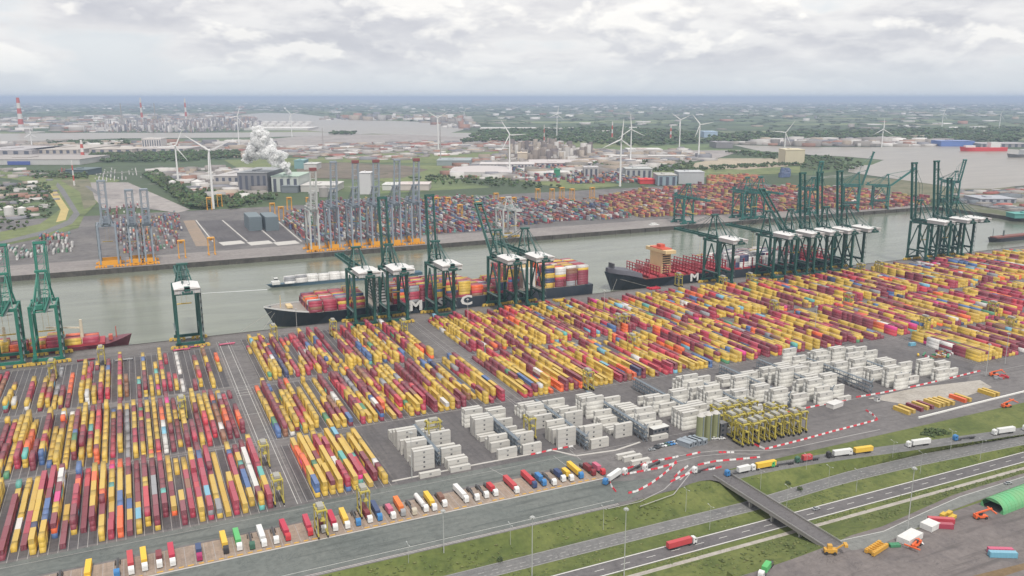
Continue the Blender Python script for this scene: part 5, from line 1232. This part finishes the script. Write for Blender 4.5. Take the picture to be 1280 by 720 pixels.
BL_=[('warehouse','long white warehouse with a blue panel at the far left','warehouse',-40,100,206,16,200,(.50,.49,.48),(.36,.33,.31),0),
 ('warehouse','wide warehouse roof behind the long white warehouse','warehouse',30,98,192,14,350,(.42,.38,.34),(.44,.40,.36),8),
 ('warehouse','flat grey warehouse at the far left behind','warehouse',-40,40,193,14,300,(.36,.34,.34),None,6),('warehouse','pale sheds right of the left warehouses','warehouse',112,165,191,13,160,(.42,.38,.34),None,5),
 ('warehouse','pale grey sheds under the ribbed white block','warehouse',165,232,190,12,170,(.40,.37,.35),None,6),('silo_block','white ribbed silo block in the distance left of the turbines','silo',178,202,185,38,60,(.58,.55,.52),None,8),
 ('storage_shed','dark teal covered shed in the distance at the left','shed',82,110,219,14,80,(.09,.13,.14),(.13,.17,.18),0),
 ('factory_hall','large grey factory hall left of the steam plume','factory',298,335,240,42,150,(.20,.20,.215),(.32,.33,.34),5),('factory_hall','lower pale factory hall left of the large grey one','factory',268,300,232,22,150,(.40,.38,.37),None,4),
 ('power_plant','white plant building with green roof band below the steam plume','power plant',340,374,240,34,110,(.46,.49,.46),(.40,.50,.42),4),('plant_hall','dark grey low hall in front of the green-banded plant','factory',352,372,241,14,40,(.18,.20,.22),None,0),
 ('storage_hall','pale hall right of the green-banded plant','warehouse',376,420,240,14,90,(.50,.48,.46),None,0),('silo_tower','tall white block tower behind the packed far cranes','tower',450,464,243,46,34,(.56,.55,.56),None,0),
 ('warehouse','white shed with red end in the middle distance','warehouse',498,536,238,13,60,(.52,.46,.44),None,0),('warehouse','small white shed in the middle distance by the meadow','warehouse',478,497,238,12,60,(.55,.55,.53),None,0),
 ('tank_hall','teal topped shed beside the steam plume','shed',368,380,211,24,60,(.20,.34,.35),None,0),('warehouse','white sheds beside the teal topped shed','warehouse',380,396,212,16,60,(.5,.5,.48),None,0),
 ('warehouse','grey flat warehouse left of the round-roofed hall','warehouse',546,588,207,15,120,(.26,.30,.31),(.32,.36,.37),0),
 ('arched_hall','wide white hall with curved roof in the middle distance','warehouse',562,640,220,11,170,(.52,.50,.50),(.50,.46,.45),0),('warehouse','long white shed with dark doors right of the curved roof','warehouse',600,668,211,13,80,(.50,.47,.46),None,16),
 ('silo_block','beige concrete block right of the nearest middle turbine','silo',647,659,203,30,50,(.52,.45,.36),None,0),('warehouse','pale low sheds behind the container depot','warehouse',662,740,209,12,140,(.46,.42,.41),None,12),
 ('green_box_building','green cube building at the container depot','building',693,700,223,22,30,(.05,.26,.15),None,0),('warehouse','grey block with openings left of the red hall','building',730,748,222,26,50,(.42,.40,.40),None,3),
 ('tank_block','grey row of tall blocks right of the depot','building',782,815,224,26,60,(.40,.41,.40),None,5),('red_hall','low red hall in front of the blue-grey hall','building',800,823,230,10,40,(.58,.05,.05),None,0),
 ('blue_grey_hall','blue-grey hall with three dark tall doors','building',822,846,232,24,70,(.26,.33,.37),(.42,.41,.38),3),('grey_block','pale grey block behind the teal crane','building',848,880,230,28,60,(.42,.43,.44),None,0),
 ('beige_tower_block','big cream block with rounded top beside the river','building',981,1005,206,46,70,(.56,.50,.36),None,0),('long_bank_shed','long pale bank of sheds by the middle turbines','warehouse',765,858,199,10,60,(.48,.46,.44),None,0),
 ('white_shed','white sheds behind the middle turbines','warehouse',785,828,191,12,100,(.56,.54,.52),None,0),('grey_shed','grey warehouse beside the river basin','warehouse',895,916,185,22,120,(.24,.23,.24),None,0),
 ('blue_dock_shed','long blue dock shed across the river','warehouse',1176,1218,183,22,90,(.12,.20,.48),(.22,.28,.50),0),('dock_shed','grey shed beside the long blue dock shed','warehouse',1226,1290,184,14,120,(.34,.32,.33),None,8),
 ('warehouse','low sheds on the right river bank','warehouse',1225,1270,254,8,60,(.34,.35,.38),None,5),('warehouse','teal shed at the right edge beyond the dock','shed',1268,1310,273,7,26,(.10,.30,.27),None,0),
 ('tank_farm_shed','white long roofs in the distance by the river bend','warehouse',305,385,163,12,300,(.56,.54,.52),None,0),('warehouse','white long roof right of the river bend','warehouse',600,720,163,12,200,(.50,.48,.46),None,0),
 ('warehouse','blue white building among the far woods','building',880,897,172,30,120,(.34,.44,.55),None,0)]
for a in BL_: bld(*a[:10],roof=a[10] if False else None,ribs=0) if False else bld(a[0] if a[0]!='warehouse' else 'warehouse',a[1],a[2],a[3],a[4],a[5],a[6],a[7],a[8],roof=a[9],ribs=a[10],dome=(a[0]=='arched_hall'))
X0,Y0=G(10,206.3); X1,Y1=G(41,206.3); t=MB(); 
t.box(0,X1-X0,-1.5,.5,1,12); t.build('wall_panel',paint('panel_blue',(.07,.11,.35),.6,.2),None,(X0,Y0-3,0),(0,0,math.atan2(Y1-Y0,X1-X0)),label='blue wall panel block on the long white warehouse at the far left',cat='wall panel')
for i,px in enumerate((312,333)):
    X0,Y0=G(px,289); X1,_=G(px+17,288); b=MB(); b.box(0,X1-X0-1,0,60,0,22)
    for k in range(8): b.box(-.3,X1-X0-.7,-.3,60.3,k*2.75+.2,k*2.75+.5)
    b.build('container_block',paint('block_grey_blue',(.16,.20,.22),.6,.3,.1),None,(X0,Y0,.1),label='big grey-blue block of stacked empties on the far dark lots, %s one'%('left','right')[i],cat='block')
# ---------------------------------------------------------------- wind turbines
Mtw=paint('turbine_white',(.72,.72,.71),.45,.1,.05)
def turbine(lab,px,py,hub,ang,yaw,rot=52.,base=True):
    X,Y=G(px,py); t=empty('wind_turbine',(X,Y,0),yaw,lab,'wind turbine','wind turbines')
    b=MB(); b.cyl((0,0,0),(0,0,hub),2.6,1.4,n=14); b.build('tower',Mtw,t)
    b=MB(); b.box(-1.9,1.9,-4,7.5,hub-.5,hub+3.4); b.build('nacelle',Mtw,t)
    b=MB(); b.cyl((0,-4,hub+1.4),(0,-6.6,hub+1.4),1.9,.6,n=12); b.build('hub',Mtw,t)
    for k in range(3):
        a=R(ang+120*k); d=Vector((math.sin(a),0,math.cos(a))); s=Vector((math.cos(a),0,-math.sin(a))); c=Vector((0,-5.2,hub+1.4)); rings=[]
        for f,w_,th in ((.02,1.3,1.1),(.12,2.3,.9),(.22,2.5,.7),(.5,1.8,.45),(.8,1.1,.25),(1.,.35,.1)):
            p=c+d*rot*f; y=Vector((0,th,0)); rings.append([p-s*w_*.35-y*.5,p+s*w_*.9,p-s*w_*.35+y*.5])
        b=MB(); b.loft(rings); b.build('blade',Mtw,t)
vy=lambda x,y:-math.atan2(x,y)
for lab,px,py,hy,ang,rot in [('white wind turbine left of the other one beside the factory, one blade hanging down',223,229,183,25,45),('white wind turbine nearest the steam plume with blades in a wide V',267,261,189,-55,50),('white wind turbine with a blade to upper left, before the curved roof hall',637,218,169,-32,46),
 ('white wind turbine nearest, right of centre, blades like a star',775,233,175,5,48),('white wind turbine close behind the star-shaped one',788,204,162,-5,48),('white wind turbine left of the pair right of centre',849,188,150,-55,46),('white wind turbine right of the pair right of centre',873,199,156,-40,46),
 ('white wind turbine left of the cream block, two blades spread',980,196,166,35,50),('white wind turbine beyond the river at the right, one blade upright',1102,184,162,0,46),('small wind turbine in the far right distance',1177,161,143,20,50),('small wind turbine at the right edge distance',1249,160,143,25,50),
 ('small wind turbine by the river bend left of centre',365,171,143,75,52),('small wind turbine right of the river bend',548,187,145,60,50),('small wind turbine behind the refinery towers',696,173,143,10,48),('small wind turbine beside the left plume-side sheds',299,183,146,20,50),('thin wind turbine far behind in the centre',580,150,140,40,50),('thin wind turbine far behind at the left refinery',40,183,168,0,30)]:
    X,Y=G(px,py); D_=math.hypot(X,Y); lo,hi=10,260
    for _ in range(40):
        m=(lo+hi)/2
        if Q(X,Y,m)[1]>hy: lo=m
        else: hi=m
    turbine(lab,px,py,min(lo,125),ang,vy(X,Y)+random.uniform(-.3,.3),rot)
# ---------------------------------------------------------------- chimneys, masts, refinery
Mcr=paint('chimney_red',(.48,.10,.08),.7,.2,.02); Mcw=paint('chimney_white',(.62,.60,.58),.7,.2,.02); Mcg2=paint('chimney_grey',(.33,.31,.30),.7,.25,.03)
def topz(px,py,ty):
    X,Y=G(px,py); lo,hi=5,400
    for _ in range(40):
        m=(lo+hi)/2
        if Q(X,Y,m)[1]>ty: lo=m
        else: hi=m
    return lo
def chimney(lab,px,py,ty,r=6,bands=5,lattice=False):
    X,Y=G(px,py); h=topz(px,py,ty); t=empty('chimney',(X,Y,0),0,lab,'chimney')
    for k in range(bands):
        a,b_=k/bands,(k+1)/bands; b=MB(); b.cyl((0,0,h*a),(0,0,h*b_),r*(1-.5*a),r*(1-.5*b_),n=14); b.build('band' if bands>1 else 'shaft',[(Mcw,Mcr)[k%2]] if bands>1 else Mcg2,t)
for a in [('tall red and white banded chimney at the far left',27,162,122,18,6),('dark tall chimney in the left refinery with banded shaft',178,153,122,11,5),('tall banded chimney right of the first refinery chimney',233,151,123,11,5),('slim grey refinery chimney left of the first banded one',153,158,129,5,1),('slim grey refinery chimney between the banded ones',195,158,129,5,1),
 ('white slender stack behind the packed far cranes',422,238,206,2.5,1),('pink and white banded mast left of the middle turbine',765,176,152,5,5),('pink and white banded mast right of the middle turbine',838,176,156,5,5),('thin lattice mast right of the refinery',680,190,156,2.5,7),('red and white mast at the left warehouses end',104,200,175,7,5),
 ('thin dark mast by the storage tanks',404,185,160,2,1),('thin dark mast in the meadow distance',551,205,152,1.8,1),('thin grey flare stack in the centre refinery',704,200,176,3,1),('thin banded mast behind the left pair of far cranes',93,232,200,2,5)]: chimney(*a)
def scatter(name,lab,cat,poly,n_,hr,wr,pal,cyl=False,zc=None):
    pts=[G(*p) for p in poly]; xs=[p[0] for p in pts]; ys=[p[1] for p in pts]; C=[];D=[];K=[];ro=[]
    def ins(x,y):
        c=False; j=len(pts)-1
        for i in range(len(pts)):
            if (pts[i][1]>y)!=(pts[j][1]>y) and x<(pts[j][0]-pts[i][0])*(y-pts[i][1])/(pts[j][1]-pts[i][1])+pts[i][0]: c=not c
            j=i
        return c
    g=0
    while len(C)<n_ and g<n_*40:
        g+=1; x=random.uniform(min(xs),max(xs)); y=random.uniform(min(ys),max(ys))
        if not ins(x,y): continue
        h=random.uniform(*hr)**1.0; h=hr[0]+(hr[1]-hr[0])*random.random()**3; w_=random.uniform(*wr); d=w_*random.uniform(.4,1.2)
        C.append((x,y,0)); D.append((w_,d,h)); c=random.choice(pal); k=random.uniform(.8,1.2); K.append(tuple(min(.8,q*k) for q in c)); ro.append(random.choice([.1,.1,-.3,.6]))
    link(name,boxes_mesh(name,C,D,K,M_attr2,.0,rot=ro),label=lab,cat=cat,kind='stuff')
M_attr2=attr_mat('distant_building_paint',.8,.15,.02)
bp_=[(.46,.44,.42),(.34,.31,.29),(.22,.20,.19),(.58,.56,.54),(.26,.24,.22),(.30,.17,.13),(.20,.20,.22),(.36,.30,.24)]
rp_=[(.28,.26,.27),(.18,.17,.18),(.38,.36,.36),(.26,.19,.17),(.5,.48,.47),(.15,.15,.18),(.2,.19,.2)]
scatter('refinery','refinery of columns and pipe racks in the left distance','refinery',[(100,165),(140,155),(320,150),(330,162),(230,166)],1700,(4,46),(4,13),rp_)
scatter('refinery','refinery towers and pipework in the centre distance','refinery',[(636,203),(640,186),(700,184),(745,190),(740,198),(700,204)],420,(8,46),(6,22),[(.2,.17,.15),(.3,.26,.22),(.42,.4,.38),(.15,.13,.13)])
scatter('distant_buildings','scattered sheds and works in the left distance','buildings',[(-60,166),(-60,150),(300,140),(320,150),(110,166)],700,(6,22),(30,110),bp_)
scatter('distant_buildings','works and houses left of the harbour road','buildings',[(-30,296),(-30,212),(60,212),(72,240),(68,262),(40,280)],75,(3,8),(8,40),bp_)

scatter('distant_buildings','sheds around the factory and turbines at the left','buildings',[(185,212),(300,212),(345,244),(300,250),(262,250),(230,235)],170,(5,16),(10,45),bp_)
scatter('distant_buildings','sheds and yards between the meadow and the refinery','buildings',[(560,204),(640,190),(860,188),(890,200),(760,222),(640,222),(700,228),(560,222)],520,(5,16),(12,60),bp_)
scatter('distant_buildings','parked cargo and sheds around the basin','buildings',[(290,196),(300,186),(450,178),(700,176),(700,184),(560,194),(500,200),(400,200)],520,(3,8),(14,60),bp_+[(.3,.12,.1)])
scatter('distant_buildings','works along the farther river bank at the right','buildings',[(915,180),(1000,176),(1180,178),(1176,183),(1000,183)],260,(8,26),(20,80),bp_)
scatter('distant_buildings','yards and sheds on the right river bank','buildings',[(1185,252),(1190,240),(1290,236),(1400,245),(1400,262),(1290,266)],150,(2,7),(8,40),[(.2,.2,.21),(.3,.28,.26),(.16,.18,.2),(.4,.38,.36),(.35,.12,.1)])
scatter('distant_buildings','works on the bank opposite the river bend','buildings',[(395,150),(440,146),(580,148),(600,160),(580,163),(520,151)],200,(8,45),(20,90),bp_)
scatter('distant_city','pale roofs of the distant city and villages across the plain','buildings',[(-400,147),(-200,127.5),(1500,127.5),(1600,150),(1280,176),(900,174),(640,160),(600,146),(300,138)],3600,(6,26),(30,120),bp_+[(.66,.64,.62)]*3)
scatter('distant_buildings','low works beyond the left dock','buildings',[(0,186),(0,178),(340,178),(340,186)],220,(5,16),(20,70),bp_)
# storage tanks
k=0
for j in range(3):
    for i in range(8):
        px=306+i*10.5+j*3; py=159-j*2.3; X,Y=G(px,py); k+=1; b=MB(); b.cyl((0,0,0),(0,0,16),32,n=20); b.cyl((0,0,16),(0,0,19),32,2,n=20)
        b.build('storage_tank',Mcw,None,(X,Y,0),label='round white tank in the farm by the river bend, %s of its %s row'%(ordn(i),['near','middle','far'][j]),cat='tank',group='storage tanks by the river bend')
for i,(px,py,r,h,c) in enumerate([(1068,256,7,8,0),(405,246,10,20,1),(392,250,9,14,1),(247,232,14,10,0),(216,234,8,14,0),(616,203,7,18,0),(28,268,7,12,0),(12,270,8,16,0)]):
    X,Y=G(px,py); b=MB(); b.cyl((0,0,0),(0,0,h),r,n=18); b.cyl((0,0,h),(0,0,h+r*.35),r,.5,n=18); b.build('storage_tank',Mcw if c==0 else Mcg2,None,(X,Y,0),label='single pale storage tank %s'%['by the teal crane with slanting boom','behind the left of the packed far cranes','beside the leftmost of the packed far cranes','with low dome near the two left turbines','small, left of the low dome tank','near the centre refinery','right one by the harbour road','left one by the harbour road'][i],cat='tank')
from mathutils import noise as mn_
# ---------------------------------------------------------------- woods and trees
def wood(name,lab,poly,n_,r=(4,8),h=(7,13),c=(.05,.078,.03),z=0):
    pts=[G(*p) for p in poly]; xs=[p[0] for p in pts]; ys=[p[1] for p in pts]; Pp=[];S=[];K=[]
    def ins(x,y):
        cc=False; j=len(pts)-1
        for i in range(len(pts)):
            if (pts[i][1]>y)!=(pts[j][1]>y) and x<(pts[j][0]-pts[i][0])*(y-pts[i][1])/(pts[j][1]-pts[i][1])+pts[i][0]: cc=not cc
            j=i
        return cc
    g=0; m=0
    while m<n_ and g<n_*30:
        g+=1; x=random.uniform(min(xs),max(xs)); y=random.uniform(min(ys),max(ys))
        if not ins(x,y): continue
        m+=1; rr=random.uniform(*r); hh_=random.uniform(*h); f=random.uniform(.65,1.6)
        for q in range(4):
            Pp.append((x+random.uniform(-.6,.6)*rr,y+random.uniform(-.6,.6)*rr,z+hh_*random.uniform(.45,.85))); S.append((rr*random.uniform(.35,.6),rr*random.uniform(.35,.6),hh_*random.uniform(.2,.35))); K.append(tuple(v*f*random.uniform(.8,1.25) for v in c))
    link(name,leaves_mesh(name,Pp,S,K,M_leaf),label=lab,cat='trees',kind='stuff')
wood('woodland','dark tree belt running down beside the left turbines',[(178,220),(196,216),(232,238),(262,256),(256,264),(236,262),(200,234)],420)
wood('woodland','tree belt behind the left warehouses',[(112,204),(112,194),(230,191),(300,190),(300,198),(220,203)],700,(6,10),(9,14))
wood('woodland','tree belt along the left dock',[(60,184),(60,178),(160,176),(160,182)],160,(8,14),(9,14))
wood('woodland','trees behind the factory beside the steam plume',[(236,250),(250,240),(345,246),(345,254),(290,262),(250,262)],260)
wood('woodland','trees on the meadow by the harbour road',[(40,216),(110,218),(110,224),(70,224),(40,224)],80,(6,10),(7,11))
wood('woodland','bushes between harbour road and works',[(0,232),(60,230),(68,250),(68,270),(30,286),(0,296)],170,(3,6),(4,8))
wood('woodland','long wood beyond the basin in the middle distance',[(575,180),(600,164),(760,160),(870,166),(870,180),(800,184),(700,178),(620,178)],1500,(12,20),(12,20))
wood('woodland','woods around the right turbines',[(870,180),(900,168),(1280,160),(1280,178),(1180,178),(1000,176),(900,180)],1300,(12,22),(12,20))
wood('woodland','tree line along the sandy ground',[(800,213),(880,210),(1000,204),(1000,207),(880,214),(800,216)],200,(5,8),(7,11))
wood('woodland','trees on the spit beside the river',[(900,190),(960,192),(1060,200),(1080,208),(1060,214),(1000,212),(1005,204),(940,197)],260,(6,10),(8,12))
wood('woodland','trees along the meadow below the curved hall',[(500,224),(560,220),(640,226),(720,236),(640,236),(560,232)],130,(4,7),(6,10))
wood('woodland','trees between depot and middle turbines',[(700,206),(780,202),(870,204),(870,210),(790,212),(720,212)],260,(5,9),(7,11))
wood('woodland','bluish distant woods across the plain',[(-300,150),(-300,130),(1600,130),(1600,158),(1280,160),(900,164),(600,158),(320,138),(200,140)],8000,(24,60),(7,12),c=(.06,.085,.045))
wood('woodland','tree clump beyond the tank farm',[(412,168),(416,166),(444,166),(443,169)],60,(10,16),(10,16))
# rough tufts and tall weeds on the banks
Pp=[];S=[];K=[]
while len(Pp)<3500:
    x=random.uniform(20,620); bnd=random.choice([(L_top if x<285 else up_b,r2_t),(r2_b,mw_t),(vg_b,s_b),(vg_b,s_b),(mw_b,vg_t)]); a_,b_=ev(bnd[0],x),ev(bnd[1],x)
    u=random.uniform(.03,.97); y=a_[0]+(b_[0]-a_[0])*u; z=a_[1]+(b_[1]-a_[1])*u
    if bnd[0] is L_top: z=0 if False else min(z,a_[1]+(b_[1]-a_[1])*min(1,u*1.2))
    if mn_.noise(Vector((x*.03,y*.06,0)))+random.uniform(-.25,.25)<.0: continue
    h=random.choice([.10,.16,.22,.4]); Pp.append((x,y,z+h*.2)); S.append((random.uniform(.3,1.1),random.uniform(.3,.8),h)); c_=random.choice([(.09,.12,.03),(.11,.14,.04),(.14,.155,.05),(.08,.105,.03)]); K.append(c_)
link('rough_grass',leaves_mesh('rough_grass',Pp,S,K,M_leaf),kind='stuff',label='rough tufts of taller grass and weeds on the road banks',cat='grass')
# ---------------------------------------------------------------- steam
import bmesh
bm=bmesh.new(); rr=random.Random(4)
spine=[(0,0,44),(-6,2,58),(-22,4,76),(-44,6,92),(-66,8,104),(-58,6,122),(-62,6,140),(-78,8,86),(-92,10,76)]
for (x,y,z),s in zip([(a,b_,44+(c-44)*.95) for a,b_,c in spine],(7,11,18,24,24,19,13,19,12)):
    for q in range(40):
        a=rr.uniform(0,6.28); e=rr.uniform(-1,1); d=s*rr.uniform(.2,.95)
        M=Matrix.Translation((x+d*math.cos(a)*math.sqrt(1-e*e),y+d*math.sin(a)*math.sqrt(1-e*e),z+d*e)); bmesh.ops.create_icosphere(bm,subdivisions=3,radius=s*rr.uniform(.20,.46),matrix=M)
from mathutils import noise as mn
for v in bm.verts: v.co+=Vector(mn.noise_vector(v.co*.09))*2.4+Vector(mn.noise_vector(v.co*.3))*1.5+Vector(mn.noise_vector(v.co*.75))*.8
me=bpy.data.meshes.new('steam_plume'); bm.to_mesh(me); bm.free(); me.polygons.foreach_set('use_smooth',[True]*len(me.polygons))
m=bpy.data.materials.new('steam'); m.use_nodes=True; n=N(m.node_tree); m.node_tree.nodes.clear(); o_=n('ShaderNodeOutputMaterial'); df=n('ShaderNodeBsdfDiffuse'); df.inputs[0].default_value=(.97,.97,.97,1); tr=n('ShaderNodeBsdfTranslucent'); tr.inputs[0].default_value=(.97,.97,.97,1); mx=n('ShaderNodeMixShader'); mx.inputs[0].default_value=.5
n.nt.links.new(df.outputs[0],mx.inputs[1]); n.nt.links.new(tr.outputs[0],mx.inputs[2])
tp=n('ShaderNodeBsdfTransparent'); al=n.ramp(n.noise(n('ShaderNodeTexCoord').outputs['Object'],.16,8,.72,.6),(.38,.08),(.62,.92)); m2=n('ShaderNodeMixShader'); n.nt.links.new(al,m2.inputs[0]); n.nt.links.new(tp.outputs[0],m2.inputs[1]); n.nt.links.new(mx.outputs[0],m2.inputs[2]); n.nt.links.new(m2.outputs[0],o_.inputs[0]); me.materials.append(m)
X,Y=G(367,243); link('steam_plume',me,None,(X,Y+50,0),(0,0,YAW*-1),label='white billowing steam plume rising from the green-banded plant',cat='steam',kind='stuff')
# ---------------------------------------------------------------- haze
hb=MB(); hb.box(-88000,88000,-9000,88000,-11,262); m=bpy.data.materials.new('haze_air'); m.use_nodes=True; nt=m.node_tree; nt.nodes.clear(); n=N(nt)
v=n('ShaderNodeVolumePrincipled'); v.inputs['Color'].default_value=(.60,.73,.96,1); v.inputs['Density'].default_value=5.8e-5; v.inputs['Anisotropy'].default_value=.0
o=n('ShaderNodeOutputMaterial'); nt.links.new(v.outputs[0],o.inputs['Volume']); hb.build('haze',m,kind='stuff')
